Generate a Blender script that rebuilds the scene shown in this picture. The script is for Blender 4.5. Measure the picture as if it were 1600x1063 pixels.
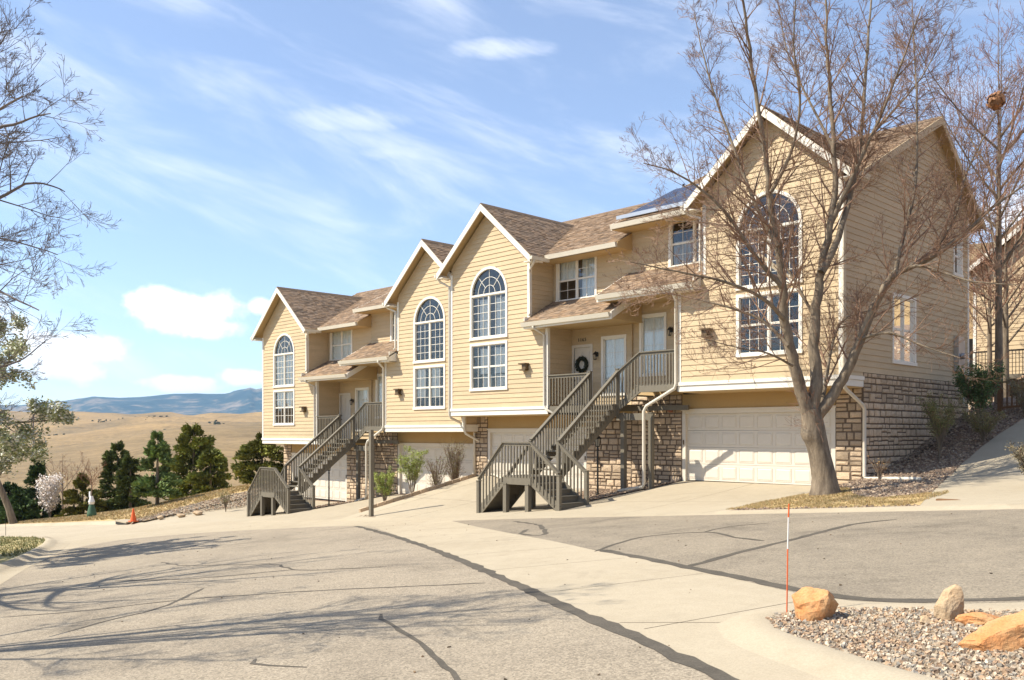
import bpy, bmesh, math, random
from mathutils import Vector, Matrix, noise
from mathutils.geometry import delaunay_2d_cdt
for o in list(bpy.data.objects): bpy.data.objects.remove(o)
S = bpy.context.scene
C = S.collection
R = math.radians

# ---------------------------------------------------------------- camera
# world axes: x runs along the row of houses, y runs away from the street, z up
cam = bpy.data.cameras.new('camera'); co = bpy.data.objects.new('camera', cam); C.objects.link(co)
cam.sensor_width = 36; cam.lens = 36*1400/1600.0
cam.shift_x = 0.0; cam.shift_y = (677-531.5)/1600.0
cam.clip_start = .1; cam.clip_end = 30000
UX, UZ = .6968, -.7173      # x axis seen from the camera (right, forward)
VX, VZ = .7173, .6968       # y axis seen from the camera
co.location = (0, 0, 1.5)
co.rotation_euler = (R(90), 0, math.atan2(-UZ, VZ))
S.camera = co

# ---------------------------------------------------------------- sun, sky, exposure
SUN = Vector((-.80, -1.0, 1.37)).normalized()      # towards the sun
sun_el = math.asin(SUN.z); sun_az = math.atan2(SUN.x, SUN.y)
sl = bpy.data.lights.new('sun', 'SUN'); sl.energy = 4.6; sl.angle = R(.53); sl.color = (1.0, .93, .80)
so = bpy.data.objects.new('sun', sl); C.objects.link(so); so.location = SUN*50
so.rotation_euler = SUN.to_track_quat('Z', 'Y').to_euler()
S.view_settings.view_transform = 'Standard'; S.view_settings.look = 'None'
S.view_settings.exposure = .84; S.view_settings.gamma = 1
S.view_settings.use_curve_mapping = False
S.render.engine = 'CYCLES'

class NT:
    """small helper to write node trees"""
    def __init__(s, nt): s.n = nt.nodes; s.l = nt.links
    def new(s, t, **k):
        n = s.n.new(t)
        ins = k.pop('i', {})
        for a, b in k.items(): setattr(n, a, b)
        for a, b in ins.items():
            if isinstance(b, bpy.types.NodeSocket): s.l.new(b, n.inputs[a])
            else: n.inputs[a].default_value = b
        return n
    def math(s, op, a, b=0.0, c=0.0, clamp=False):
        return s.new('ShaderNodeMath', operation=op, use_clamp=clamp, i={0: a, 1: b, 2: c}).outputs[0]
    def ramp(s, fac, stops, interp='LINEAR'):
        n = s.new('ShaderNodeValToRGB', i={0: fac}); cr = n.color_ramp; cr.interpolation = interp
        while len(cr.elements) < len(stops): cr.elements.new(.5)
        for e, (p, c) in zip(cr.elements, stops):
            e.position = p; e.color = c if len(c) == 4 else (*c, 1)
        return n.outputs[0]
    def mix(s, fac, a, b, mode='MIX'):
        n = s.new('ShaderNodeMix', data_type='RGBA', blend_type=mode)
        for idx, v in ((0, fac), (6, a), (7, b)):
            if isinstance(v, bpy.types.NodeSocket): s.l.new(v, n.inputs[idx])
            else: n.inputs[idx].default_value = v if idx == 0 else ((*v, 1) if len(v) == 3 else v)
        return n.outputs[2]
    def noise(s, vec, scale, detail=3, rough=.55, dist=0.0):
        return s.new('ShaderNodeTexNoise', i={'Vector': vec, 'Scale': scale, 'Detail': detail, 'Roughness': rough, 'Distortion': dist}).outputs[0]

W = bpy.data.worlds.new('World'); S.world = W; W.use_nodes = True
nt = NT(W.node_tree); W.node_tree.nodes.clear()
sky = nt.new('ShaderNodeTexSky', sky_type='NISHITA'); sky.sun_disc = False
sky.sun_elevation = sun_el; sky.sun_rotation = sun_az
sky.altitude = 1700; sky.air_density = 1.0; sky.dust_density = 0.8; sky.ozone_density = 1.5
tc = nt.new('ShaderNodeTexCoord').outputs['Generated']
sep = nt.new('ShaderNodeSeparateXYZ', i={0: tc})
dx, dy, dz = sep.outputs
# azimuth measured from the middle of the view, elevation as tangent (clouds at infinity)
fx = nt.math('ADD', nt.math('MULTIPLY', dx, UX), nt.math('MULTIPLY', dy, VX))
fz = nt.math('ADD', nt.math('MULTIPLY', dx, UZ), nt.math('MULTIPLY', dy, VZ))
az = nt.math('ARCTAN2', fx, fz)
el = nt.math('ARCSINE', dz)
def cvec(sx, sy, off=0.0):
    return nt.new('ShaderNodeCombineXYZ', i={0: nt.math('MULTIPLY', az, sx), 1: nt.math('MULTIPLY', el, sy), 2: off}).outputs[0]
n1 = nt.noise(cvec(1, 1), 14, 7, .62)
n2 = nt.noise(cvec(1, 1, 3.3), 45, 5, .6)
def blob(a0, e0, wa, we, flat=1.0):
    a = nt.math('DIVIDE', nt.math('SUBTRACT', az, a0), wa)
    e = nt.math('DIVIDE', nt.math('SUBTRACT', el, e0), we)
    r2 = nt.math('ADD', nt.math('MULTIPLY', a, a), nt.math('MULTIPLY', e, e))
    return nt.math('SUBTRACT', 1.0, r2)
cum = None
for (px, py, w, h) in [(250, 470, 62, 24), (300, 490, 90, 36), (335, 512, 60, 20), (130, 545, 100, 26), (280, 600, 70, 14), (385, 590, 45, 14), (80, 575, 80, 26), (410, 480, 25, 16), (-200, 500, 180, 60), (1750, 300, 200, 60)]:
    A0 = math.atan2(px-800, 1400); E0 = math.atan2(677-py, math.hypot(1400, px-800))
    b = blob(A0, E0, w/1400.0, h/1400.0)
    cum = b if cum is None else nt.math('MAXIMUM', cum, b)
cum = nt.math('ADD', nt.math('MAXIMUM', cum, -2.0), nt.math('ADD', nt.math('MULTIPLY', nt.math('SUBTRACT', n1, .5), 3.4), nt.math('MULTIPLY', nt.math('SUBTRACT', n2, .5), 1.2)))
cumm = nt.new('ShaderNodeMapRange', interpolation_type='SMOOTHSTEP', i={0: cum, 1: -.1, 2: .95, 3: 0.0, 4: 1.0}).outputs[0]
# high thin cirrus, drawn out and slanting
rot = nt.new('ShaderNodeVectorRotate', rotation_type='Z_AXIS', i={'Vector': cvec(1, 1, 1.7), 'Angle': .30}).outputs[0]
st = nt.new('ShaderNodeVectorMath', operation='MULTIPLY', i={0: rot, 1: (2.2, 9.0, 1.0)}).outputs[0]
ci = nt.noise(st, 1.5, 8, .6, .45)
cim = nt.new('ShaderNodeMapRange', interpolation_type='SMOOTHSTEP', i={0: ci, 1: .45, 2: .88, 3: 0.0, 4: .50}).outputs[0]
wis = None
for (px, py, w, h) in ((540, 186, 95, 22), (620, 240, 60, 13), (780, 76, 80, 15)):
    A0 = math.atan2(px-800, 1400); E0 = math.atan2(677-py, math.hypot(1400, px-800))
    b = blob(A0, E0, w/1400.0, h/1400.0)
    wis = b if wis is None else nt.math('MAXIMUM', wis, b)
wis = nt.math('ADD', nt.math('MAXIMUM', wis, -2.0), nt.math('MULTIPLY', nt.math('SUBTRACT', nt.noise(st, 7, 6, .6, .3), .5), 3.0))
wism = nt.new('ShaderNodeMapRange', interpolation_type='SMOOTHSTEP', i={0: wis, 1: -.6, 2: 1.9, 3: 0.0, 4: .45}).outputs[0]
above = nt.new('ShaderNodeMapRange', i={0: el, 1: 0.0, 2: .03, 3: 0.0, 4: 1.0}).outputs[0]
m = nt.math('MULTIPLY', nt.math('MAXIMUM', cumm, nt.math('MAXIMUM', cim, wism)), above)
base = nt.mix(.14, sky.outputs[0], (4.8, 5.4, 7.2))
colr = nt.mix(m, base, (7.4,7.4,7.6))
bg = nt.new('ShaderNodeBackground', i={0: colr, 1: .125})
nt.new('ShaderNodeOutputWorld', i={0: bg.outputs[0]})
W.cycles.sampling_method = 'MANUAL'; W.cycles.sample_map_resolution = 512

# ---------------------------------------------------------------- materials
MATS = {}
def mat(name, col, rough=.7, var=.0, vscale=3.0, bump=0.0, bscale=40.0, spec=.35, metal=0.0, col2=None, attr=False, stretch=None, rnd=0.0, coat=0.0):
    """procedural material: base colour broken up by noise, optional second colour, bump, per-object variation"""
    m = bpy.data.materials.new(name); m.use_nodes = True; t = NT(m.node_tree); m.node_tree.nodes.clear()
    p = t.new('ShaderNodeBsdfPrincipled', i={'Roughness': rough, 'Metallic': metal, 'Specular IOR Level': spec, 'Coat Weight': coat})
    tc = t.new('ShaderNodeTexCoord').outputs['Object']
    if stretch: tc = t.new('ShaderNodeVectorMath', operation='MULTIPLY', i={0: tc, 1: stretch}).outputs[0]
    if attr: c = t.new('ShaderNodeAttribute', attribute_name='tint').outputs['Color']
    else: c = None
    n = t.noise(tc, vscale, 5, .6)
    n_f = t.noise(tc, vscale*11, 4, .6)
    c2 = col2 or tuple(x*(1-var) for x in col)
    base = t.mix(t.new('ShaderNodeMapRange', i={0: n, 1: .3, 2: .7, 3: 0.0, 4: 1.0}).outputs[0], col, c2)
    if c is not None: base = t.mix(1.0, base, c, 'MULTIPLY')
    f = t.new('ShaderNodeMapRange', i={0: n_f, 1: .25, 2: .75, 3: 1-var*.6, 4: 1+var*.6}).outputs[0]
    base = t.mix(1.0, base, f, 'MULTIPLY')
    if rnd:
        r = t.new('ShaderNodeObjectInfo').outputs['Random']
        f = t.new('ShaderNodeMapRange', i={0: r, 1: 0.0, 2: 1.0, 3: 1-rnd, 4: 1+rnd}).outputs[0]
        base = t.mix(1.0, base, f, 'MULTIPLY')
    t.l.new(base, p.inputs['Base Color'])
    if bump:
        b = t.new('ShaderNodeBump', i={'Strength': bump, 'Distance': .02, 'Height': t.noise(tc, bscale, 5, .65)})
        t.l.new(b.outputs[0], p.inputs['Normal'])
    t.new('ShaderNodeOutputMaterial', i={0: p.outputs[0]})
    MATS[name] = m
    return m
mat('siding', (.555, .422, .255), .62, .12, .9, .15, 60, rnd=.05, stretch=(1, 1, 3))
mat('trim', (.78, .73, .63), .5, .05, 2, .05, 60)
mat('soffit', (.50, .35, .17), .7, .06, 2)
mat('header', (.43, .29, .125), .7, .08, 2, .1, 40)
mat('door_white', (.66, .60, .50), .45, .05, 3)
mat('shingle', (.30, .205, .13), .92, .28, 7, .5, 160, attr=True)
mat('stone', (.62, .475, .32), .88, .24, 7, .9, 45, rnd=.28, col2=(.42, .31, .205))
mat('mortar', (.17, .125, .085), .95, .2, 8, .4, 60)
mat('stair_wood', (.175, .152, .112), .75, .16, 5, .3, 70, stretch=(1, 1, .4), rnd=.09)
mat('metal_dark', (.03, .027, .022), .45, .2, 5)
mat('bronze', (.13, .085, .04), .45, .2, 5)
mat('downspout', (.66, .60, .49), .45, .07, 3)
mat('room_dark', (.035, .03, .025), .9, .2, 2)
mat('drape', (.88, .86, .80), .85, .08, 3)
mat('drape_grey', (.42, .40, .36), .85, .12, 3)
mat('wreath', (.035, .04, .022), .9, .5, 30)
mat('solar', (.012, .018, .05), .25, .1, 4, spec=.3)
mat('alu', (.5, .5, .5), .35, .05, 4, metal=.8)
mat('bark', (.29, .23, .16), .93, .42, 9, 1.0, 26, stretch=(1, 1, .2), col2=(.11, .083, .058))
mat('twig', (.28, .172, .112), .85, .3, 2)
mat('twig_red', (.30, .16, .10), .85, .3, 2)
mat('twig_grey', (.20, .165, .15), .85, .3, 2)
mat('needle', (.056, .064, .028), .8, .5, 1.4, attr=True)
mat('leaf', (.5, .5, .5), .7, .2, 3, attr=True)
mat('grass_dry', (.52, .39, .19), .95, .25, .9, .6, 60, col2=(.37, .31, .13))
mat('prairie', (.43, .27, .125), .95, .22, .006, .3, .5, col2=(.26, .18, .10), stretch=(1, 1, 1))
mat('soil', (.16, .12, .085), .95, .3, 4, .6, 50)
mat('pebble', (1, 1, 1), .8, .25, 20, attr=True)
mat('boulder', (.55, .21, .065), .85, .34, 5, 1.0, 14, col2=(.52, .33, .16))
mat('boulder_pale', (.50, .34, .19), .88, .3, 5, 1.0, 14, col2=(.38, .29, .19))
mat('orange', (.75, .13, .03), .5, .06, 5)
mat('white_paint', (.78, .76, .72), .5, .06, 5)
mat('green_bag', (.06, .13, .07), .6, .2, 4)
mat('rail_brown', (.23, .125, .06), .8, .25, 6, rnd=.1)
mat('roof_far', (.25, .16, .10), .9, .2, 1.5)
mat('pipe_black', (.02, .02, .02), .5, .1, 5)
mat('brick_red', (.36, .15, .09), .9, .2, 3)

def ground_mat(name, cols, scales, bump, bscale, rough=.93, speck=None, stain=None):
    m = bpy.data.materials.new(name); m.use_nodes = True; t = NT(m.node_tree); m.node_tree.nodes.clear()
    tc = t.new('ShaderNodeTexCoord').outputs['Object']
    a = t.noise(tc, scales[0], 6, .6, .6); b = t.noise(tc, scales[1], 5, .6)
    c = t.mix(t.new('ShaderNodeMapRange', i={0: a, 1: .36, 2: .66, 3: 0.0, 4: 1.0}).outputs[0], cols[0], cols[1])
    c = t.mix(t.new('ShaderNodeMapRange', i={0: b, 1: .35, 2: .75, 3: 0.0, 4: .55}).outputs[0], c, cols[2])
    if speck:
        vo = t.new('ShaderNodeTexVoronoi', feature='F1', i={'Vector': tc, 'Scale': speck[0]})
        sp = t.new('ShaderNodeSeparateColor', i={0: vo.outputs['Color']}).outputs[0]
        f = t.new('ShaderNodeMapRange', i={0: sp, 1: 0.0, 2: 1.0, 3: 1-speck[1], 4: 1+speck[1]}).outputs[0]
        c = t.mix(1.0, c, f, 'MULTIPLY')
        fine = t.noise(tc, speck[0]*2.3, 3, .7)
        f = t.new('ShaderNodeMapRange', i={0: fine, 1: .3, 2: .7, 3: 1-speck[1]*.8, 4: 1+speck[1]*.8}).outputs[0]
        c = t.mix(1.0, c, f, 'MULTIPLY')
    if stain:
        s = t.noise(tc, stain[0], 7, .65, 1.2)
        f = t.new('ShaderNodeMapRange', i={0: s, 1: .56, 2: .74, 3: 1.0, 4: 1-stain[1]}).outputs[0]
        c = t.mix(1.0, c, f, 'MULTIPLY')
    bm = t.new('ShaderNodeBump', i={'Strength': bump, 'Distance': .015, 'Height': t.noise(tc, bscale, 6, .7)})
    p = t.new('ShaderNodeBsdfPrincipled', i={'Base Color': c, 'Roughness': rough, 'Specular IOR Level': .25, 'Normal': bm.outputs[0]})
    t.new('ShaderNodeOutputMaterial', i={0: p.outputs[0]})
    MATS[name] = m
ground_mat('asphalt', [(.315, .262, .19), (.25, .208, .153), (.36, .30, .22)], (.35, 3.0), .55, 90, speck=(60, .32), stain=(.38, .30))
ground_mat('asphalt_old', [(.27, .225, .163), (.185, .155, .115), (.31, .26, .19)], (.45, 3.0), .5, 90, speck=(60, .28), stain=(.45, .38))
ground_mat('concrete', [(.41, .345, .245), (.355, .295, .205), (.45, .38, .275)], (.3, 4.0), .25, 120, speck=(90, .08), stain=(.9, .14))
ground_mat('concrete_slab', [(.395, .335, .24), (.345, .29, .205), (.425, .36, .26)], (.3, 4.0), .25, 120, speck=(90, .07), stain=(.7, .12))
ground_mat('tar', [(.075, .065, .05), (.105, .09, .07), (.13, .11, .085)], (.8, 6.0), .3, 60, speck=(70, .15))
ground_mat('prairie', [(.36, .235, .10), (.155, .115, .06), (.29, .195, .095)], (.0045, .03), .3, .6, speck=(.25, .14), stain=(.011, .4))
ground_mat('lawn_dry', [(.50, .35, .165), (.42, .30, .14), (.37, .29, .125)], (.35, 2.5), .7, 30, speck=(25, .22), stain=(.5, .25))
ground_mat('lawn_verge', [(.36, .29, .13), (.27, .25, .10), (.42, .33, .17)], (.5, 3), .7, 40, speck=(30, .25))  # street-side lawn, darker and greener than the dry one
ground_mat('mulch', [(.23, .155, .105), (.16, .11, .078), (.30, .215, .145)], (1.2, 9.0), .9, 40, speck=(30, .45))
ground_mat('rock_soil', [(.32, .25, .17), (.26, .2, .14), (.38, .30, .21)], (1.2, 9.0), .8, 50, speck=(45, .35))

def glass_mat(name, tint, refl, rough=.01):
    m = bpy.data.materials.new(name); m.use_nodes = True; t = NT(m.node_tree); m.node_tree.nodes.clear()
    g = t.new('ShaderNodeBsdfGlossy', i={0: (1, 1, 1, 1), 'Roughness': rough})
    tr = t.new('ShaderNodeBsdfTransparent', i={0: (*tint, 1)})
    lw = t.new('ShaderNodeFresnel', i={0: 1.55}).outputs[0]
    f = t.math('ADD', t.math('MULTIPLY', lw, refl), .02, clamp=True)
    x = t.new('ShaderNodeMixShader', i={0: f, 1: tr.outputs[0], 2: g.outputs[0]})
    t.new('ShaderNodeOutputMaterial', i={0: x.outputs[0]})
    MATS[name] = m
glass_mat('glass', (.94, .96, .96), 1.25)

# ---------------------------------------------------------------- mesh helpers
class MB:
    def __init__(s): s.v = []; s.f = []; s.t = []   # verts, faces, per-face tint
    def quad(s, a, b, c, d, tint=None):
        n = len(s.v); s.v += [a, b, c, d]; s.f.append((n, n+1, n+2, n+3)); s.t.append(tint)
    def poly(s, pts, tint=None):
        n = len(s.v); s.v += list(pts); s.f.append(tuple(range(n, n+len(pts)))); s.t.append(tint)
    def hexa(s, p, tint=None):
        """8 points: bottom ring 0-3, top ring 4-7"""
        n = len(s.v); s.v += list(p)
        for q in ((3, 2, 1, 0), (4, 5, 6, 7), (0, 1, 5, 4), (1, 2, 6, 5), (2, 3, 7, 6), (3, 0, 4, 7)):
            s.f.append(tuple(n+i for i in q)); s.t.append(tint)
    def box(s, x0, x1, y0, y1, z0, z1, tint=None):
        x0, x1 = min(x0, x1), max(x0, x1); y0, y1 = min(y0, y1), max(y0, y1); z0, z1 = min(z0, z1), max(z0, z1)
        s.hexa([(x0, y0, z0), (x1, y0, z0), (x1, y1, z0), (x0, y1, z0), (x0, y0, z1), (x1, y0, z1), (x1, y1, z1), (x0, y1, z1)], tint)
    def bar(s, a, b, w, h, up=(0, 0, 1), tint=None):
        """rectangular bar from a to b, w sideways, h along 'up'"""
        a = Vector(a); b = Vector(b); d = (b-a).normalized(); u = Vector(up)
        sd = d.cross(u)
        if sd.length < 1e-4: sd = d.cross(Vector((1, 0, 0)))
        sd.normalize(); u2 = sd.cross(d).normalized()
        sd *= w/2; u2 *= h/2
        s.hexa([tuple(a-sd-u2), tuple(a+sd-u2), tuple(b+sd-u2), tuple(b-sd-u2), tuple(a-sd+u2), tuple(a+sd+u2), tuple(b+sd+u2), tuple(b-sd+u2)], tint)
    def prism(s, outline, ax, lo, hi, tint=None):
        """extrude 2D outline along axis ax ('x','y','z')"""
        def P(a, b, c): return {'x': (c, a, b), 'y': (a, c, b), 'z': (a, b, c)}[ax]
        n = len(s.v); k = len(outline)
        s.v += [P(a, b, lo) for a, b in outline] + [P(a, b, hi) for a, b in outline]
        s.f.append(tuple(range(n+k-1, n-1, -1))); s.t.append(tint)
        s.f.append(tuple(range(n+k, n+2*k))); s.t.append(tint)
        for i in range(k):
            j = (i+1) % k; s.f.append((n+i, n+j, n+k+j, n+k+i)); s.t.append(tint)
    def tube(s, pts, rad, sides=6, cap=True, tint=None):
        pts = [Vector(p) for p in pts]; n0 = len(s.v); k = len(pts)
        if not hasattr(rad, '__len__'): rad = [rad]*k
        ref = None
        for i, p in enumerate(pts):
            d = (pts[min(i+1, k-1)]-pts[max(i-1, 0)])
            if d.length < 1e-9: d = Vector((0, 0, 1))
            d.normalize()
            if ref is None: ref = d.orthogonal().normalized()
            a = (ref-d*ref.dot(d))
            if a.length < 1e-5: a = d.orthogonal()
            a.normalize(); ref = a; b = d.cross(a)
            for j in range(sides):
                t = 2*math.pi*j/sides; q = p+(a*math.cos(t)+b*math.sin(t))*rad[i]
                s.v.append((q.x, q.y, q.z))
        for i in range(k-1):
            for j in range(sides):
                j2 = (j+1) % sides; A = n0+i*sides
                s.f.append((A+j, A+j2, A+sides+j2, A+sides+j)); s.t.append(tint)
        if cap and sides > 3:
            s.f.append(tuple(n0+sides-1-j for j in range(sides))); s.t.append(tint)
            s.f.append(tuple(n0+(k-1)*sides+j for j in range(sides))); s.t.append(tint)
    def lathe(s, prof, c=(0, 0, 0), sides=12, tint=None):
        n = len(s.v)
        for r, z in prof:
            for j in range(sides):
                t = 2*math.pi*j/sides; s.v.append((c[0]+r*math.cos(t), c[1]+r*math.sin(t), c[2]+z))
        for i in range(len(prof)-1):
            for j in range(sides):
                j2 = (j+1) % sides; A = n+i*sides
                s.f.append((A+j, A+j2, A+sides+j2, A+sides+j)); s.t.append(tint)
    def mesh(s, name, mt, smooth=False, off=(0, 0, 0)):
        me = bpy.data.meshes.new(name)
        ox, oy, oz = off
        me.from_pydata([(x-ox, y-oy, z-oz) for x, y, z in s.v] if any(off) else s.v, [], s.f)
        if any(t is not None for t in s.t):
            at = me.color_attributes.new('tint', 'FLOAT_COLOR', 'CORNER')
            buf = []
            for f, t in zip(s.f, s.t):
                t = t or (1, 1, 1)
                buf += [t[0], t[1], t[2], 1.0]*len(f)
            at.data.foreach_set('color', buf)
        if smooth: me.polygons.foreach_set('use_smooth', [True]*len(me.polygons))
        me.materials.append(MATS[mt] if isinstance(mt, str) else mt)
        me.update()
        return me
def obj(name, mb, mt, parent=None, smooth=False, off=(0, 0, 0), kind=None, label=None):
    me = mb.mesh(name, mt, smooth, off) if isinstance(mb, MB) else mb
    o = bpy.data.objects.new(name, me); C.objects.link(o)
    if parent is not None: o.parent = parent
    if kind: o['kind'] = kind
    if label: o['label'] = label
    return o
def thing(name, label, cat, loc=(0, 0, 0), group=None, rotz=0.0):
    o = bpy.data.objects.new(name, None); C.objects.link(o); o.empty_display_size = .3
    o.location = loc; o.rotation_euler = (0, 0, rotz); o['label'] = label; o['category'] = cat
    if group: o['group'] = group
    return o
def tag(o, label, cat, group=None):
    o['label'] = label; o['category'] = cat
    if group: o['group'] = group
    return o
def dup(root, loc, rotz=0.0, scale=1.0, label=None):
    r = root.copy(); C.objects.link(r); r.location = loc; r.rotation_euler = (0, 0, rotz); r.scale = (scale,)*3
    if label: r['label'] = label
    for ch in list(root.children):
        c = ch.copy(); C.objects.link(c); c.parent = r
        for g in list(ch.children):
            d = g.copy(); C.objects.link(d); d.parent = c
    return r

# ---------------------------------------------------------------- the lie of the land
def lerp(x, pts):
    if x <= pts[0][0]: return pts[0][1]
    for (a, b), (c, d) in zip(pts, pts[1:]):
        if x <= c: return b+(d-b)*(x-a)/(c-a)
    return pts[-1][1]
def sm(a, b, x):
    t = max(0, min(1, (x-a)/(b-a))); return t*t*(3-2*t)
KV=17.25
def P(u,v): return -.75+.08*(u+17.5)+.04*(v-18.9)
def Pr(u,v):
    # flatten the plane away from the street neighbourhood
    uu=max(-95,min(12,u)); vv=max(-25,min(KV,v)); return P(uu,vv)
GR=[(-26.95,-.18),(-24,-.25),(-22,-.5),(-21.2,-.62),(-19,-.4),(-17,-.04),(-12,-.02),(-11.02,.2)]
GL=[(-43.2,-1.95),(-37.2,-1.9),(-34.5,-1.62),(-33,-1.27),(-27,-1.25)]
SIDE=[(24.3,.2),(26.2,.55),(27.2,.8),(31.5,2.0),(40,4.2),(46,5.4),(60,7.5),(80,9)]
SL=[(-70,.1),(-65,.1),(-57,.13),(-52,.2),(-44,.22)]
VC=[(-90,17.6),(-70,18.6),(-65,20.5),(-57,23.3),(-52,26.5),(-44,30)]
def near(u,v):
    if v<=KV: return Pr(u,v)
    p=Pr(u,KV)
    if u>=-11.02:
        if v<24.3:
            t=(v-KV)/7.05; e=lerp(u,[(-11.02,1.5),(-7,1.1)])
            return p+(.2+.08*(min(u,12)+11.02)-p)*t**e
        return lerp(v,SIDE)+.08*(min(u,12)+11.02)
    if u>=-26.95:
        t=min(1,(v-KV)/6.95); e=lerp(u,[(-26.95,1.0),(-17,1.5)])
        z=p+(lerp(u,GR)-p)*t**e
        if v>31: z+= (lerp(v,SIDE)-1.9)*sm(31,33,v)
        return z
    if u>=-43.2:
        t=min(1,(v-KV)/7.5)
        z=p+(lerp(u,GL)-p)*t
        return z
    w=sm(-43.2,-44.5,u) if False else max(0,min(1,(-43.2-u)/1.5))
    t=min(1,(v-KV)/7.5); za=p+(-1.95-p)*t
    vc=lerp(u,VC); s=lerp(u,SL)
    d=v-KV; dc=vc-KV
    if d<=dc: zb=p+s*d*(1-.12*d/dc)
    else:
        e=d-dc; zb=p+s*dc*.88-(.0 if e<0 else min(7,.30*e*min(1,e/2.5)))
    return za*(1-w)+zb*w
# ---------------------------------------------------------------- ground surfaces
def inside(p, poly):
    x, y = p; c = False; j = len(poly)-1
    for i in range(len(poly)):
        xi, yi = poly[i]; xj, yj = poly[j]
        if (yi > y) != (yj > y) and x < (xj-xi)*(y-yi)/(yj-yi)+xi: c = not c
        j = i
    return c
def strip(pts, w, w2=None):
    """thin polygon following a line; w a number or list of widths"""
    L, Rr = [], []
    for i, p in enumerate(pts):
        a = Vector(pts[max(i-1, 0)]); b = Vector(pts[min(i+1, len(pts)-1)]); d = (b-a).normalized(); n = Vector((-d.y, d.x))
        ww = w[i] if hasattr(w, '__len__') else w
        L.append((p[0]+n.x*ww/2, p[1]+n.y*ww/2)); Rr.append((p[0]-n.x*ww/2, p[1]-n.y*ww/2))
    return L+Rr[::-1]
def smooth_path(pts, step=.35):
    out = []
    n = len(pts)
    for i in range(n-1):
        p0 = Vector(pts[max(i-1, 0)]); p1 = Vector(pts[i]); p2 = Vector(pts[i+1]); p3 = Vector(pts[min(i+2, n-1)])
        k = max(1, int((p2-p1).length/step))
        for j in range(k):
            t = j/k
            q = .5*((2*p1)+(p2-p0)*t+(2*p0-5*p1+4*p2-p3)*t*t+(3*p1-p0-3*p2+p3)*t*t*t)
            out.append(tuple(q))
    out.append(tuple(pts[-1])); return out

A1T = smooth_path([(-23.0, 6.15), (-26.45, 8.0), (-29.4, 9.6), (-31.0, 11.5), (-29.9, 13.3), (-26.6, 14.74), (-22.55, 15.47), (-19.37, 14.1), (-14.52, 11.53), (-10.39, 9.27), (-6.88, 7.28), (-4.65, 6.02), (-2.91, 4.98), (-1.2, 4.2), (2, 3.6), (9, 4.2)])
ASPH1 = A1T+[(14, 4.2), (14, -30), (-1.5, -30), (-1.5, -9), (-5, -3.2), (-12, 1.15), (-18.03, 3.95)]
A2B = smooth_path([(-19.5, 16.55), (-16.7, 15.0), (-14.39, 13.78), (-11.73, 12.42), (-9.61, 11.24), (-8.1, 10.47), (-6.81, 9.76), (-5.65, 9.11), (-4.44, 8.4), (-3.83, 8.2), (-3.2, 8.25), (-2.4, 8.6), (-.5, 9.7), (3, 11.2), (14, 12.5)])
A2TOP = [(-19.5, 16.62), (-17.4, 16.9), (-15.14, 16.97), (-13.16, 17.02), (-9.84, 17.1), (-7.17, 17.14), (-4.97, 17.17), (14, 17.2)]
ASPH2 = A2B+A2TOP[::-1]
ISL_T = smooth_path([(-4.03, 6.97), (-4.08, 7.26), (-3.93, 7.53), (-3.6, 7.70), (-3.06, 7.85), (-2.31, 8.02), (-.5, 8.9), (2.5, 10.0), (6, 10.4)])
ISL_B = smooth_path([(-4.03, 6.97), (-3.77, 6.66), (-3.48, 6.44), (-2.84, 6.06), (-2.21, 5.72), (-.6, 5.1), (2.2, 4.6), (6, 4.9)])
ISLAND = ISL_T+ISL_B[::-1][:-1]
KERB_L = smooth_path([(-95, 11.6), (-44.68, 11.49), (-38.02, 11.12), (-33.45, 9.95), (-27.52, 7.6), (-23.41, 5.75), (-18, 3.5), (-12, .7), (-5, -3.7), (-1.9, -9.2), (-1.9, -30)], 1.0)
LAWN_L = KERB_L+[(-95, -30)]
GRASS_I = smooth_path([(-11.39, 17.95), (-11.5, 19.2), (-11.52, 20.2), (-11.15, 21.3), (-10.75, 22.3), (-10.4, 22.1), (-9.7, 20.8), (-9.0, 19.9), (-8.39, 19.5), (-7.9, 19.9), (-7.4, 20.4), (-7.0, 19.1), (-6.8, 17.9), (-8.2, 17.70), (-9.8, 17.8), (-11.39, 17.95)])[:-1]
WALK = [(-6.9, 17.62), (-7.25, 18.8), (-7.9, 21.1), (-8.6, 23.8), (-8.95, 25.75), (-9.05, 27.5), (-9.0, 28.8), (-8.8, 30.6), (-5.9, 31.2), (-6.1, 28.5), (-6.1, 25.8), (-5.2, 22.4), (-4.2, 19.6), (-3.6, 17.62)]
MULCH_R = [(-11.2, 21.3), (-11.02, 17.62), (14, 17.62), (14, 60), (-11.0, 60)]
BED_S = [(-16.95, 24.4), (-17.0, 23.9), (-17.5, 23.0), (-18.1, 22.1), (-18.35, 20.6), (-19.6, 20.6), (-20.6, 22.0), (-21.3, 23.2), (-21.3, 24.4)]
BED_S2 = [(x-15.91, y+.5) for x, y in BED_S]
DRIVE = [(-43.9, 17.62), (-11.45, 17.62), (-11.6, 19.2), (-11.6, 21.1), (-11.35, 22.1), (-11.35, 24.6), (-43.9, 24.6)]
ROCKL = [(-44.0, 17.62), (-43.6, 18.9), (-43.2, 20.2), (-41.9, 21.6), (-43.4, 24.5), (-44.6, 24.5), (-45.4, 20.5), (-46.0, 17.62)]
LIP = [(-95, 17.25), (-43.9, 17.25), (14, 17.25), (14, 17.62), (-95, 17.62)]
joints = []
for x in (-14.55, -11.9+.0, -18.9, -23.2, -26.0): joints.append([(x, 17.7), (x+.15, 24.2)])
for y in (20.6,): joints += [[(-17.9, y), (-11.7, y)], [(-26.7, y), (-21.5, y+.1)]]
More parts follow.
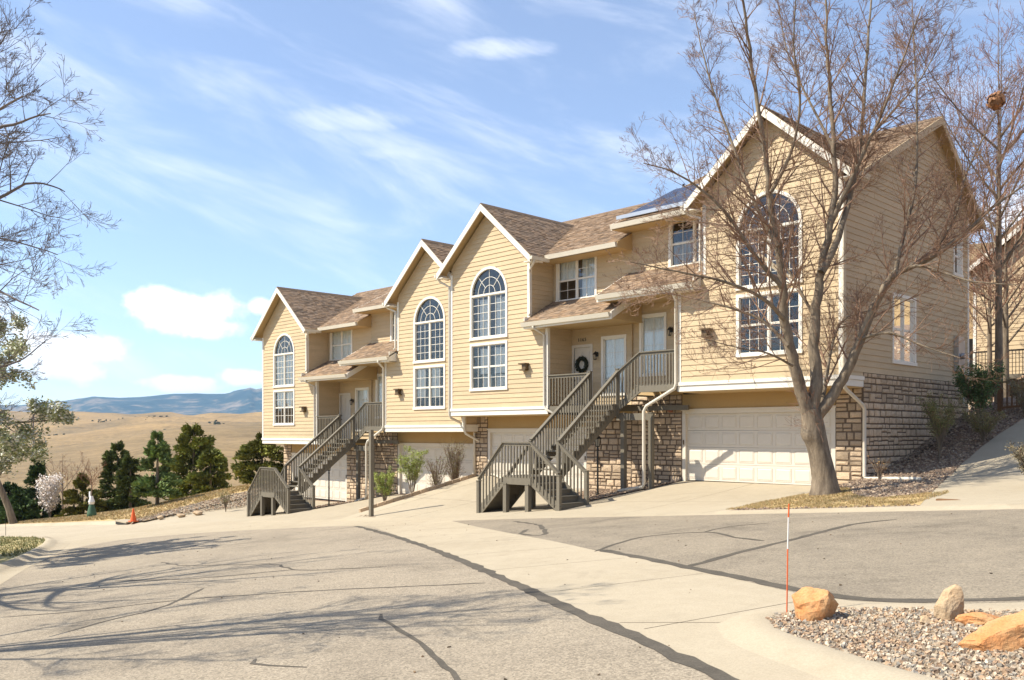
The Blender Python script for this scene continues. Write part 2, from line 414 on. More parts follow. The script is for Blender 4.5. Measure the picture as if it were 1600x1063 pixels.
for k in range(9):      # cross joints of the valley gutter between the two asphalt areas
    t = k/8; a = Vector((-24.5, 16.3)).lerp(Vector((-4.9, 6.4)), t); b = Vector((-21.0, 17.1)).lerp(Vector((-4.2, 8.3)), t)
    joints.append([tuple(a), tuple(b)])
joints.append([(-4.25, 6.95), (-5.3, 6.55)])
joints = [strip(j, .016) for j in joints]
TAR = []
def tar(pts, w, wob=.02):
    rng = random.Random(len(TAR)); p = smooth_path(pts, .22)
    p = [(x+rng.uniform(-wob, wob), y+rng.uniform(-wob, wob)) for x, y in p]
    ws = [w*rng.uniform(.75, 1.3) for _ in p]; ws[0] *= .4; ws[-1] *= .4
    TAR.append(strip(p, ws))
tar([(-22.6, 15.42), (-17.36, 12.95), (-12.39, 10.38), (-9.08, 8.55), (-6.97, 7.33), (-5.31, 6.40), (-3.93, 5.62), (-2.9, 5.0), (-1.2, 4.12), (1.5, 3.6)], .16)
tar([(-9.5, 11.28), (-8.1, 10.55), (-6.81, 9.84), (-5.8, 9.30), (-4.71, 8.67), (-4.05, 8.36), (-3.5, 8.33), (-3.0, 8.5), (-2.4, 8.8), (-.5, 9.9), (3, 11.4)], .17)
tar([(-6.84, 9.87), (-6.95, 11.38), (-6.92, 12.81), (-6.96, 14.87), (-6.52, 15.64)], .12)
tar([(-9.49, 11.1), (-10.02, 12.97), (-9.19, 13.76), (-8.07, 13.02), (-7.3, 12.6)], .07)
tar([(-9.19, 13.76), (-9.24, 14.68), (-8.73, 15.19)], .06)
tar([(-16.68, 16.2), (-14.92, 15.35), (-13.43, 14.01), (-12.83, 13.3), (-13.6, 13.5), (-14.3, 14.4)], .10, .05)
tar([(-14.0, 3.6), (-13.12, 4.41), (-12.49, 5.5), (-11.48, 6.36), (-10.37, 7.11), (-9.21, 7.75), (-8.76, 8.03)], .05)
tar([(-11.2, 3.41), (-11.68, 4.24), (-12.03, 5.04), (-13.4, 6.3)], .06)
tar([(-8.21, 5.93), (-7.95, 5.74), (-7.6, 5.62), (-7.2, 5.42), (-6.85, 5.28), (-6.45, 5.10), (-6.1, 4.93), (-5.7, 4.70), (-5.3, 4.50), (-4.97, 4.3), (-4.3, 3.9)], .05, .012)
tar([(-7.41, 3.98), (-7.25, 3.85), (-7.0, 3.9), (-6.64, 4.04)], .05)
tar([(-19.5, 8.2), (-17.6, 8.0), (-15.5, 8.6), (-13.7, 8.2), (-12.1, 8.9)], .05, .04)
tar([(-16.8, 6.2), (-15.1, 6.9), (-13.9, 8.2)], .06, .04)

ZONES = [('joint', j) for j in joints]+[('tar', t) for t in TAR]+[
    ('rock_bed', ISLAND), ('asphalt_street', ASPH1), ('asphalt_court', ASPH2), ('walkway', WALK), ('grass_strip', GRASS_I),
    ('planting_bed', BED_S), ('planting_bed', BED_S2), ('kerb_lip', LIP), ('driveway', DRIVE), ('gravel_border', ROCKL), ('mulch_slope', MULCH_R), ('street_lawn', LAWN_L)]
ZMAT = {'joint': 'tar', 'tar': 'tar', 'rock_bed': 'rock_soil', 'asphalt_street': 'asphalt', 'asphalt_court': 'asphalt_old', 'walkway': 'concrete_slab',
        'grass_strip': 'lawn_dry', 'planting_bed': 'mulch', 'kerb_lip': 'concrete', 'driveway': 'concrete_slab', 'gravel_border': 'rock_soil',
        'mulch_slope': 'mulch', 'street_lawn': 'lawn_verge', 'concrete_pan': 'concrete', 'hillside_lawn': 'lawn_dry', 'open_ground': 'mulch'}
ZUP = {'joint': -.010, 'tar': .003, 'rock_bed': .028, 'kerb_lip': .0, 'street_lawn': .10, 'hillside_lawn': .09, 'gravel_border': .08, 'grass_strip': .05, 'walkway': .047, 'mulch_slope': .05, 'planting_bed': .03}
def build_ground():
    pts = {}; edges = set()
    def vid(p):
        k = (round(p[0], 3), round(p[1], 3))
        if k not in pts: pts[k] = len(pts)
        return pts[k]
    def seg(a, b, step=.5):
        a = Vector(a[:2]); b = Vector(b[:2]); n = max(1, int((b-a).length/step)); prev = vid(a)
        for i in range(1, n+1):
            q = vid(a.lerp(b, i/n))
            if q != prev: edges.add((min(prev, q), max(prev, q)))
            prev = q
    for nm, pl in ZONES:
        st = .6 if nm != 'street_lawn' else 2.0
        for i in range(len(pl)): seg(pl[i], pl[(i+1) % len(pl)], st if max(abs(pl[i][0]), abs(pl[i][1])) < 47 else 6)
    for x, y0, y1 in ((-26.95, 17.62, 32), (-27.04, 17.62, 32), (-11.1, 24.3, 60), (-43.2, 17.62, 60), (-44.7, 17.62, 60)): seg((x, y0), (x, y1), .6)
    seg((-95, 60), (14, 60), 4); seg((14, 60), (14, -30), 4); seg((14, -30), (-95, -30), 4); seg((-95, -30), (-95, 60), 4)
    def grid(x0, x1, y0, y1, s):
        nx = int((x1-x0)/s); ny = int((y1-y0)/s)
        for i in range(nx+1):
            for j in range(ny+1): vid((x0+i*s+.013, y0+j*s+.017))
    grid(-47, -3, 17.8, 34, .7); grid(-94, -47, 17.8, 45, 1.6); grid(-94, 13, 34, 59, 3.0); grid(-94, 13, -29, 17, 3.5); grid(-24, 0, 1, 17, 1.4)
    grid(-3, 13, 18, 34, 1.5)
    vs = [None]*len(pts)
    for k, i in pts.items(): vs[i] = Vector(k)
    r = delaunay_2d_cdt(vs, list(edges), [], 0, 1e-4)
    V, F = r[0], r[2]
    boxes = []
    for nm, pl in ZONES:
        xs = [p[0] for p in pl]; ys = [p[1] for p in pl]; boxes.append((min(xs), max(xs), min(ys), max(ys)))
    groups = {}
    for f in F:
        cx = sum(V[i].x for i in f)/len(f); cy = sum(V[i].y for i in f)/len(f)
        z = None
        for (nm, pl), b in zip(ZONES, boxes):
            if b[0] <= cx <= b[1] and b[2] <= cy <= b[3] and inside((cx, cy), pl): z = nm; break
        if z is None:
            if cy < 17.62: z = 'concrete_pan'
            elif cx < -43.5: z = 'hillside_lawn'
            else: z = 'open_ground'
        if z == 'open_ground' and -43.0 < cx < -11.3 and cy > 25.5 and cy < 32: continue
        groups.setdefault(z, []).append(tuple(f))
    H = [near(v.x, v.y) for v in V]
    for z, fs in groups.items():
        used = sorted({i for f in fs for i in f}); mp = {i: k for k, i in enumerate(used)}
        up = ZUP.get(z, 0)
        mb = MB(); mb.v = [(V[i].x, V[i].y, H[i]+up) for i in used]; mb.f = [tuple(mp[i] for i in f) for f in fs]; mb.t = [None]*len(mb.f)
        nm = {'joint': 'slab_joints', 'tar': 'crack_sealant'}.get(z, z)
        obj(nm, mb, ZMAT[z], smooth=(z not in ('joint', 'tar')), kind='structure')
    # earth right below every surface, so open joints look into something
    mb = MB(); mb.box(-95, 14, -30, 17, -12, -11.9)
    return
build_ground()

# sunken joints look down on this sheet of bedding under the slabs
def sheet(name, x0, x1, y0, y1, s, dz, mt):
    mb = MB(); nx = int((x1-x0)/s); ny = int((y1-y0)/s)
    for j in range(ny+1):
        for i in range(nx+1):
            x = x0+i*s; y = y0+j*s; mb.v.append((x, y, near(x, y)+dz))
    for j in range(ny):
        for i in range(nx):
            a = j*(nx+1)+i; mb.f.append((a, a+1, a+nx+2, a+nx+1)); mb.t.append(None)
    return obj(name, mb, mt, kind='structure')
sheet('bedding', -26.9, -1.5, 4, 24, .9, -.16, 'soil')

# kerbs: rolled profile swept along a path
def kerb(name, path, prof, side=1, mt='concrete'):
    mb = MB(); n = len(prof)
    for i, p in enumerate(path):
        a = Vector(path[max(i-1, 0)]); b = Vector(path[min(i+1, len(path)-1)]); d = (b-a).normalized(); nr = Vector((-d.y, d.x))*side
        for o, z in prof:
            q = Vector(p)+nr*o; mb.v.append((q.x, q.y, near(q.x, q.y)+z))
    for i in range(len(path)-1):
        for j in range(n-1):
            a = i*n+j; mb.f.append((a, a+1, a+n+1, a+n)); mb.t.append(None)
    return obj(name, mb, mt, smooth=True, kind='structure')
isl_path = smooth_path([(6, 10.4), (2.5, 10.0), (-.5, 8.9), (-2.31, 8.02), (-3.06, 7.85), (-3.6, 7.70), (-3.93, 7.53), (-4.08, 7.26), (-4.03, 6.97), (-3.77, 6.66), (-3.48, 6.44), (-2.84, 6.06), (-2.21, 5.72), (-.6, 5.1), (2.2, 4.6), (6, 4.9)], .25)
kerb('island_kerb', isl_path, [(-.07, .0), (-.04, .036), (0, .046), (.10, .055), (.20, .045), (.30, .022), (.38, .006), (.50, -.012)], -1)
KL = [(-.05, .04), (0, .10), (.12, .125), (.24, .10), (.36, .04), (.46, .006), (.8, .003)]
kerb('street_kerb', smooth_path([(-95, 11.6), (-44.68, 11.49), (-38.02, 11.12), (-33.45, 9.95), (-27.52, 7.6), (-23.41, 5.75), (-18, 3.5), (-12, .7), (-5, -3.7), (-1.9, -9.2), (-1.9, -30)], .6), KL, 1)
kerb('lawn_kerb', [(x, 17.62) for x in [-95+.8*i for i in range(64)]], [(-.02, .10), (0, .11), (.12, .115), (.22, .08), (.30, .02), (.4, .0)], -1)
kerb('walk_kerb', [(x*1.0, 17.62) for x in [-11.3+.5*i for i in range(50)]], [(-.02, .05), (.02, .055), (.16, .05), (.26, .02), (.36, .0)], -1)

# retaining edge of the upper driveway: a row of edging blocks, each its own piece
def block_edge(name, label, x, y0, y1, w=.10, zf=None, rx=0):
    root = thing(name, label, 'edging', (x, y0, near(x, y0)))
    rng = random.Random(int(abs(x*10))); y = y0; shared = None
    mb0 = MB(); mb0.hexa([(-.5, 0, 0), (.5, 0, 0), (.5, 1, 0), (-.5, 1, 0), (-.46, .02, 1), (.46, .02, 1), (.46, .98, 1), (-.46, .98, 1)])
    me = mb0.mesh('edging_block', 'stone')
    while y < y1-.1:
        L = rng.uniform(.34, .44)
        za = near(x+.08, y); zb = near(x+.08, y+L)
        o = obj('edging_block', me, None, root)
        o.location = (rng.uniform(-.01, .01), y-y0, za-near(x, y0)-.75); o.scale = (w*rng.uniform(.9, 1.15), L-.015, .80+rng.uniform(0, .015))
        o.rotation_euler = (math.atan2(zb-za, L), 0, 0)
        y += L
    return root
block_edge('retaining_edge', 'row of brown edging blocks holding the upper driveway above the bushes', -26.99, 18.7, 24.15)

# distant terrain: prairie folds seen past the end of the row
CREST1 = [(-400, 715), (45, 703), (150, 690), (230, 676), (300, 669), (400, 665), (700, 668), (1600, 670)]
CREST2 = [(-400, 636), (50, 640), (200, 641), (320, 641), (410, 645), (700, 640), (1600, 640)]
def far_z(r, px):
    c1 = lerp(px, CREST1); c2 = lerp(px, CREST2)
    z1 = 1.5-(c1-677)/1400*450; z2 = 1.5-(c2-677)/1400*1500; t = (c1-665)/40
    pr = [(0, -6), (75, -7.2), (110, -9.5), (160, -11), (240, -11.5+t*-1), (340, -9+(z1+3)*.5), (450, z1), (520, z1-4-4*t), (600, z1-3.5-6*t), (760, z1+3+(-3*t)), (1050, z1+15), (1500, z2), (1800, z2-3), (2600, z2-8), (5200, z2-6)]
    return lerp(r, pr)
def build_hills():
    mb = MB(); rs = [62+2*i for i in range(10)]+[82*1.05**i for i in range(86)]
    rs = [r for r in rs if r < 5300]; A = 300
    n = 0
    for r in rs:
        for i in range(A+1):
            th = -math.pi+2*math.pi*i/A
            # finer sampling in front
            th = th-.45*math.sin(th)*1.0 if True else th
            X = r*math.sin(th); Z = r*math.cos(th)
            px = 800+1400*X/Z if Z > 1 else (-400 if X < 0 else 1600)
            px = max(-400, min(1600, px))
            x = X*UX+Z*UZ; y = X*VX+Z*VZ
            z = far_z(Z if Z > r*.7 else r, px)
            q = noise.fractal(Vector((x*.006, y*.006, 1.3)), 1.0, 2.0, 5)*min(8, r*.012)
            q += noise.noise(Vector((x*.0016, y*.0016, 5)))*min(10, r*.006)
            q += noise.ridged_multi_fractal(Vector((x*.0045, y*.0045, 8)), 1.0, 2.0, 4, .9, 2.0)*min(9, max(0, r-200)*.008)-min(9, max(0, r-200)*.008)*1.2
            z += q*(1 if r > 120 else .1)
            w = sm(62, 120, r)
            if w < 1: z = z*w+(near(x, y)-.6)*(1-w)
            if px > 1250: z = z*(1-sm(1250, 1400, px))+sm(1250, 1400, px)*(lerp(min(r, 300), [(60, 6.8), (100, 17), (300, 58)]))  # unseen slope off to the right, raised to darken the side windows' reflections
            mb.v.append((x, y, z))
    for a in range(len(rs)-1):
        for i in range(A):
            k = a*(A+1)+i; mb.f.append((k, k+1, k+A+2, k+A+1)); mb.t.append(None)
    obj('prairie', mb, 'prairie', smooth=True, kind='structure')
build_hills()
def build_mountains():
    t = MATS['mountain']
    RID = [(-700, 632), (30, 632), (103, 627), (147, 620), (186, 622), (237, 619), (274, 616), (316, 616), (350, 615), (362, 613), (379, 609), (391, 606.5), (400, 609), (410, 608), (500, 614), (700, 620), (1500, 628)]
    mb = MB(); cols = 340; rows = 34
    for j in range(rows+1):
        for i in range(cols+1):
            px = -500+i*(1500/cols); d = 5600+j*75
            yr = lerp(px, RID); top = (677-yr)/1400*7400+1.5
            s = j/rows
            base = -10
            prof = math.sin(min(1, s/.72)*math.pi/2)**.85 if s < .72 else 1-(s-.72)*.8
            X = (px-800)/1400*d; x = X*UX+d*UZ; y = X*VX+d*VZ
            nz = noise.hetero_terrain(Vector((x*.0016, y*.0016, .7)), 1.0, 2.1, 6, .7)
            rg = noise.ridged_multi_fractal(Vector((x*.0012, y*.0012, 2.2)), 1.0, 2.0, 5, .9, 2.0)
            z = base+(top-base)*prof+(rg-1.2)*38*min(1, s*3)*(1-.85*sm(.6, .72, s) if s < .8 else 1)+(nz-.9)*6
            mb.v.append((x, y, z))
    for j in range(rows):
        for i in range(cols):
            k = j*(cols+1)+i; mb.f.append((k, k+1, k+cols+2, k+cols+1)); mb.t.append(None)
    obj('mountains', mb, 'mountain', smooth=True, kind='structure')
m = bpy.data.materials.new('mountain'); m.use_nodes = True; t = NT(m.node_tree); m.node_tree.nodes.clear()
tc = t.new('ShaderNodeTexCoord').outputs['Object']
a = t.noise(tc, .0022, 8, .68, .4)
c = t.ramp(t.math('ADD', t.math('MULTIPLY', a, .6), t.math('MULTIPLY', t.noise(tc, .011, 6, .7), .4)), [(.40, (.02, .04, .05)), (.505, (.035, .06, .065)), (.555, (.17, .14, .11)), (.66, (.34, .27, .20))])
p = t.new('ShaderNodeBsdfPrincipled', i={'Base Color': c, 'Roughness': .95, 'Specular IOR Level': .1})
t.new('ShaderNodeOutputMaterial', i={0: p.outputs[0]}); MATS['mountain'] = m
build_mountains()
# scrub and scattered dark shrubs on the prairie
def scrub():
    rng = random.Random(5); mb = MB()
    for (px, d, n, spread) in [(230, 1150, 40, 130), (205, 1200, 30, 90), (160, 1150, 20, 60), (303, 1000, 9, 6), (340, 900, 26, 50), (300, 1300, 20, 120), (395, 850, 24, 60), (90, 900, 18, 90), (250, 700, 10, 60), (130, 600, 8, 50), (370, 620, 8, 30)]:
        for k in range(n):
            q = px+rng.gauss(0, spread*.12); dd = d+rng.gauss(0, 25); X = (q-800)/1400*dd
            x = X*UX+dd*UZ; y = X*VX+dd*VZ; z = far_z(dd, q); s = rng.uniform(.4, 1.3)
            nn = noise.fractal(Vector((x*.006, y*.006, 1.3)), 1.0, 2.0, 5)*min(8, dd*.012)+noise.noise(Vector((x*.0016, y*.0016, 5)))*min(10, dd*.006)+(noise.ridged_multi_fractal(Vector((x*.0045, y*.0045, 8)), 1.0, 2.0, 4, .9, 2.0)-1.2)*min(9, max(0, dd-200)*.008)
            mb.lathe([(s*.9, -.3), (s*1.2, s*.4), (s*.9, s*.95), (.05, s*1.2)], (x, y, z+nn), 6, tint=(rng.uniform(.6, 1.2),)*3)
    obj('prairie_scrub', mb, 'needle', kind='stuff')
scrub()
# ---------------------------------------------------------------- the row of four attached houses
PAIRS = [(-19.06, 23.0, 2.18, 2.78), (-34.97, 23.5, .96, 1.56)]
EXPB = .17
def stone_mesh(k):
    rng = random.Random(100+k); mb = MB()
    c = [.5-rng.uniform(.0, .05) for _ in range(8)]
    def ring(sx, sz, n): return [(-sx[0], n[0], -sz[0]), (sx[1], n[1], -sz[1]), (sx[2], n[2], sz[2]), (-sx[3], n[3], sz[3])]
    a = ring(c[:4], c[4:], (0, 0, 0, 0))
    f = ring([x-rng.uniform(.01, .05) for x in c[:4]], [x-rng.uniform(.05, .13) for x in c[4:]], [-rng.uniform(.7, 1.1) for _ in range(4)])
    mb.v = a+f+[(0+rng.uniform(-.15, .15), -1.2, rng.uniform(-.1, .1))]
    for i in range(4):
        j = (i+1) % 4; mb.f.append((i, j, 4+j, 4+i)); mb.f.append((4+i, 4+j, 8)); mb.t += [None, None]
    return mb.mesh('stone', 'stone')
STONES = [stone_mesh(k) for k in range(10)]

def unit(pi, m, name_label, end, seed, blinds, solar=False, wreath=False, side_detail=False):
    uc, vf, zl, zr = PAIRS[pi]
    zb = zl if m == 1 else zr
    ox, oz = m*-4.02, -2.8
    root = thing('townhouse', name_label, 'house', (uc+ox, vf, zb+oz), 'attached townhouses of the row')
    rng = random.Random(seed)
    def put(name, mb, mt, parent=root, smooth=False, kind=None, label=None):
        mb.v = [(m*x-ox, y, z-oz) for x, y, z in mb.v]
        if m == -1: mb.f = [f[::-1] for f in mb.f]
        return obj(name, mb, mt, parent, smooth, kind=kind, label=label)
    front = lambda y0: (lambda s, t, n: (s, y0-n, t))
    right = lambda x0: (lambda s, t, n: (x0+n, s, t))     # faces +x before mirroring
    left = lambda x0: (lambda s, t, n: (x0-n, s, t))
    def gz(x, y): return near(uc+m*x, vf+y)-zb           # ground height in the unit's own terms
    def bxm(mb, F, s0, s1, t0, t1, n0, n1):
        p = [F(s, t, n) for (s, t, n) in ((s0, t0, n0), (s1, t0, n0), (s1, t0, n1), (s0, t0, n1), (s0, t1, n0), (s1, t1, n0), (s1, t1, n1), (s0, t1, n1))]
        mb.hexa(p)
    # ---- lap siding, one object per board
    def boards(F, lo, hi, z0, z1, ops=(), joint=None):
        z = z0
        while z < z1-.02:
            zt = min(z+EXPB, z1); zm = (z+zt)/2
            a, b = lo(zm), hi(zm)
            if b-a > .05:
                cuts = []
                for op in ops:
                    q = op(zm)
                    if q: cuts.append(q)
                cuts.sort(); segs = []; cur = a
                for (p, q) in cuts:
                    if q <= a or p >= b: continue
                    if p > cur: segs.append((cur, p))
                    cur = max(cur, q)
                if cur < b: segs.append((cur, b))
                out = []
                for (p, q) in segs:
                    if (joint and q-p > 4.2) or (q-p > 3.2 and rng.random() < .55):
                        c = p+rng.uniform(.35, .65)*(q-p); out += [(p, c-.0015), (c+.0015, q)]
                    else: out.append((p, q))
                for (p, q) in out:
                    if q-p < .04: continue
                    zt2 = min(zt+.012, z1+.012)
                    pb = max(p, lo(z)) if p == a else p; pt = max(p, lo(zt2)) if p == a else p
                    qb = hi(z) if q == b else q; qt = hi(zt2) if q == b else q
                    if p == a: pb, pt = lo(z), lo(zt2)
                    if qt <= pt: pt = qt = (pt+qt)/2; 
                    nb = .030+rng.uniform(-.001, .002); mb = MB()
                    mb.hexa([F(pb, z, nb), F(qb, z, nb), F(qb, z, 0), F(pb, z, 0), F(pt, zt2, .010), F(qt, zt2, .010), F(qt, zt2, 0), F(pt, zt2, 0)])
                    put('siding_board', mb, 'siding')
            z += EXPB
    rect = lambda s0, s1, t0, t1: (lambda z: (s0, s1) if t0 < z < t1 else None)
    K = lambda v: (lambda z: v)
    CX = -5.87
    def arch(z):
        if 2.88 < z <= 4.58: return (CX-1.0, CX+1.0)
        if 4.58 < z < 5.58: w = math.sqrt(max(0, 1.0-(z-4.58)**2)); return (CX-w, CX+w)
    gl = lambda z: max(-8.04, CX-(7.74-z)/.88); gh = lambda z: min(-3.70, CX+(7.74-z)/.88)
    f0 = front(0)
    boards(f0, K(-8.04), K(-2.84), .29, 3.35, [rect(CX-1.0, CX+1.0, .93, 2.76), arch])
    boards(f0, gl, gh, 3.35, 7.70, [arch])
    boards(right(-3.70), K(0), K(1.22), 3.35, 5.75)
    boards(front(1.22), K(-3.66), K(.0), 3.95, 5.85, [rect(-3.49, -1.55, 4.12, 5.68)])
    boards(right(-2.80), K(.08), K(1.30), .27, 3.15)
    dw = [rect(-2.80, -1.80, .2, 2.50), rect(-1.38, -.30, .62, 2.70)]
    boards(front(1.30), K(-2.80), K(0.0), .27, 3.15, dw)
    if m == 1:   # short return of the higher neighbour above the low roof
        mb = MB(); mb.box(-.02, .0, 1.2, 1.3, .27, 3.8); put('wall', mb, 'siding')
    # outer end wall
    yl = lambda z: 0.0 if z < 5.6 else max(0, (z-5.75)/.5+.45)
    yh = lambda z: min(9.24, 9.95-(z-5.8)/.72)
    if side_detail:
        so = [rect(3.15, 4.75, .78, 2.78), rect(7.9, 8.6, 3.95, 5.2)]
        boards(left(-8.04), K(0), K(1.22), .29, .40)
        boards(left(-8.04), yl, yh, .40, 8.45, so, joint=True)
    else:
        mb = MB(); pr = [(0, 0), (9.24, 0), (9.24, 5.9), (6.1, 8.45), (0.45, 5.7), (0, 5.6)]
        mb.prism(pr, 'x', -8.04, -8.00); put('end_wall', mb, 'siding')
    mb = MB(); mb.box(-8.0, .0, 9.2, 9.24, -2.8, 5.9); put('rear_wall', mb, 'siding')
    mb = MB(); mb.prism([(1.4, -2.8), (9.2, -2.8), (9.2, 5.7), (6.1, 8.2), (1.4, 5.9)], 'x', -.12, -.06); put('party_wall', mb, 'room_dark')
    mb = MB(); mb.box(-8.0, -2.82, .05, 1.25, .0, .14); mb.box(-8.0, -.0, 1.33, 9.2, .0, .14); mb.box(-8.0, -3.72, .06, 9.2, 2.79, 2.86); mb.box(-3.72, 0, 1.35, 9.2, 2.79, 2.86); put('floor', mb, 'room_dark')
    # ---- bottom band of the overhanging storey
    mb = MB(); mb.box(-8.07, -2.77, -.035, 0, .0, .175)
    mb.box(-8.10, -2.74, -.07, 0, .18, .285)
    mb.box(-8.07, -8.04, 0, 1.22, .0, .175); mb.box(-8.10, -8.04, 0, 1.22, .18, .285); put('band_board', mb, 'trim')
    mb = MB(); mb.box(-8.04, -2.80, 0, 1.25, -.03, .0); put('soffit', mb, 'soffit')
    # corner boards
    for (x, y, z0, z1) in ((-8.04, 0, .29, 5.55), (-3.70, 0, 3.5, 5.6), (-2.80, 0, .29, 3.2)):
        mb = MB(); s = -1 if x < -5 else 1
        mb.box(x-s*.085, x+s*.033, -.038, 0, z0, z1); mb.box(x, x+s*.033, 0, .085, z0, z1); put('corner_board', mb, 'trim')
    if side_detail:
        mb = MB(); mb.box(-8.075, -8.0, 9.15, 9.28, .3, 6.0); put('corner_board', mb, 'trim')
    # ---- windows
    def window(F, s0, s1, t0, t1, sashes, nx, ny, hung, drape=None, arched=False, full=True):
        cs = .095
        mb = MB()
        if not arched:
            bxm(mb, F, s0, s1, t1-cs, t1, 0, .05)
        bxm(mb, F, s0, s0+cs, t0+cs, t1-(0 if arched else cs), 0, .05); bxm(mb, F, s1-cs, s1, t0+cs, t1-(0 if arched else cs), 0, .05)
        bxm(mb, F, s0-.02, s1+.02, t0, t0+cs, 0, .07)
        if arched:
            bxm(mb, F, s0+cs, s1-cs, t1-.04, t1+.03, -.03, .045)
            r1 = (s1-s0)/2; r0 = r1-cs; c = (s0+s1)/2; N = 28
            for i in range(N):
                a, b = math.pi*i/N, math.pi*(i+1)/N
                P = [F(c+r*math.cos(q), t1+r*math.sin(q), n) for (r, q, n) in ((r0, a, -.03), (r1, a, -.03), (r1, b, -.03), (r0, b, -.03), (r0, a, .05), (r1, a, .05), (r1, b, .05), (r0, b, .05))]
                mb.hexa(P)
        w = put('window', mb, 'trim')
        ia, ib, ja, jb = s0+cs, s1-cs, t0+cs, t1-(cs if not arched else .04)
        # reveal
        mb = MB()
        for q in ((ia-.02, ia+.03, ja, jb), (ib-.03, ib+.02, ja, jb), (ia, ib, ja-.02, ja+.03), (ia, ib, jb-.03, jb+.02)): bxm(mb, F, *q, -.09, .012)
        mw = .055
        cw = (ib-ia-mw*(sashes-1))/sashes
        mun = MB()
        def pane(a, b, c, d):
            pm = MB(); e = [rng.uniform(-.0022, .0022) for _ in range(3)]
            pm.quad(F(a, c, -.03+e[0]), F(b, c, -.03+e[1]), F(b, d, -.03+e[2]), F(a, d, -.03+e[0]+e[2]-e[1]))
            put('pane', pm, 'glass', w)
        for k in range(sashes):
            a = ia+k*(cw+mw); b = a+cw
            if k: bxm(mb, F, a-mw, a, ja, jb, -.06, .02)
            for h in range(2 if hung else 1):
                H = (jb-ja)/(2 if hung else 1); c = ja+h*H; d = c+H; fr = .032
                n0 = -.05 if (hung and h == 0) else -.045
                for q in ((a, a+fr, c, d), (b-fr, b, c, d), (a+fr, b-fr, c, c+fr), (a+fr, b-fr, d-fr, d)): bxm(mb, F, *q, n0, n0+.042)
                a2, b2, c2, d2 = a+fr, b-fr, c+fr, d-fr; g = .016
                px, py = (b2-a2)/nx, (d2-c2)/ny
                for i in range(1, nx): bxm(mun, F, a2+i*px-g/2, a2+i*px+g/2, c2, d2, -.036, -.020)
                for j in range(1, ny): bxm(mun, F, a2, b2, c2+j*py-g/2, c2+j*py+g/2, -.037, -.021)
                for i in range(nx):
                    for j in range(ny): pane(a2+i*px, a2+(i+1)*px, c2+j*py, c2+(j+1)*py)
        put('sash', mb, 'trim', w)
        if arched:
            r = r0; c = (s0+s1)/2; ang = [0, 48, 90, 132, 180]
            def seg(ra, rb, a): bxr(mun, ra, rb, a)
            def P(rr, q, n): return F(c+rr*math.cos(R(q)), t1+.03+rr*math.sin(R(q))*.985, n)
            for q in (48, 90, 132):
                i0 = r*.0 if q == 90 else r*.34
                dn = (-math.sin(R(q))*.009, math.cos(R(q))*.009)
                p = []
                for n in (-.036, -.018):
                    for (rr, sg) in ((i0, -1), (r, -1), (r, 1), (i0, 1)):
                        p.append(F(c+rr*math.cos(R(q))+dn[0]*sg, t1+.03+rr*math.sin(R(q))*.985+dn[1]*sg, n))
                mun.hexa(p)
            for rr in (r*.34, r*.67):
                for i in range(18):
                    a, b = 10*i, 10*i+10
                    mun.hexa([P(rr-.009, a, -.036), P(rr+.009, a, -.036), P(rr+.009, b, -.036), P(rr-.009, b, -.036), P(rr-.009, a, -.018), P(rr+.009, a, -.018), P(rr+.009, b, -.018), P(rr-.009, b, -.018)])
            for (ra, rb, angs) in ((0, r*.34, [0, 90, 180]), (r*.34, r*.67, ang), (r*.67, r, ang)):
                for a, b in zip(angs, angs[1:]):
                    n = 4; e = rng.uniform(-.002, .002); pm = MB()
                    pts = [P(rb, a+(b-a)*i/n, -.03+e) for i in range(n+1)]+([P(ra, b-(b-a)*i/n, -.03-e) for i in range(n+1)] if ra else [P(0, 0, -.03)])
                    pm.poly(pts); put('pane', pm, 'glass', w)
        put('muntin_grid', mun, 'trim', w)
        if drape:
            mb = MB()
            for (a, b, c, d, deep) in drape[1]:
                A = s0+(s1-s0)*a; B = s0+(s1-s0)*b; c = t0+(t1-t0)*c; d = t0+(t1-t0)*d; n = max(4, int((B-A)/.045))
                for i in range(n):
                    x0, x1 = A+(B-A)*i/n, A+(B-A)*(i+1)/n; w0 = deep+.02*math.sin(i*1.9)+.008*math.sin(i*5.1); w1 = deep+.02*math.sin((i+1)*1.9)+.008*math.sin((i+1)*5.1)
                    mb.quad(F(x0, c, -w0), F(x1, c, -w1), F(x1, d, -w1), F(x0, d, -w0))
            put('drape', mb, drape[0], w)
        return w
    mb = MB(); bxm(mb, f0, CX-1.0, CX+1.0, 2.66, 2.96, -.02, .018); put('siding_board', mb, 'siding')
    bl = blinds
    window(f0, CX-1.04, CX+1.04, 2.88, 4.58, 2, 3, 5, False, bl.get('arch'), arched=True)
    window(f0, CX-1.04, CX+1.04, .93, 2.76, 2, 3, 2, True, bl.get('low'))
    window(front(1.22), -3.50, -1.54, 4.08, 5.70, 2, 2, 2, True, bl.get('top'))
    window(front(1.30), -1.40, -.28, .62, 2.72, 1, 2, 4, False, ('drape', [(.08, .92, .05, .95, .10)]))
    if side_detail:
        window(left(-8.04), 3.1, 4.8, .75, 2.82, 2, 1, 1, True, None)
        window(left(-8.04), 7.85, 8.65, 3.9, 5.25, 1, 1, 1, True, None)
    # ---- front door
    mb = MB(); F = front(1.30)
    bxm(mb, F, -2.80, -2.70, .27, 2.40, 0, .045); bxm(mb, F, -1.90, -1.80, .27, 2.40, 0, .045); bxm(mb, F, -2.80, -1.80, 2.40, 2.50, 0, .05)
    bxm(mb, F, -2.70, -1.90, .27, 2.40, -.06, -.02); d = put('front_door', mb, 'door_white')
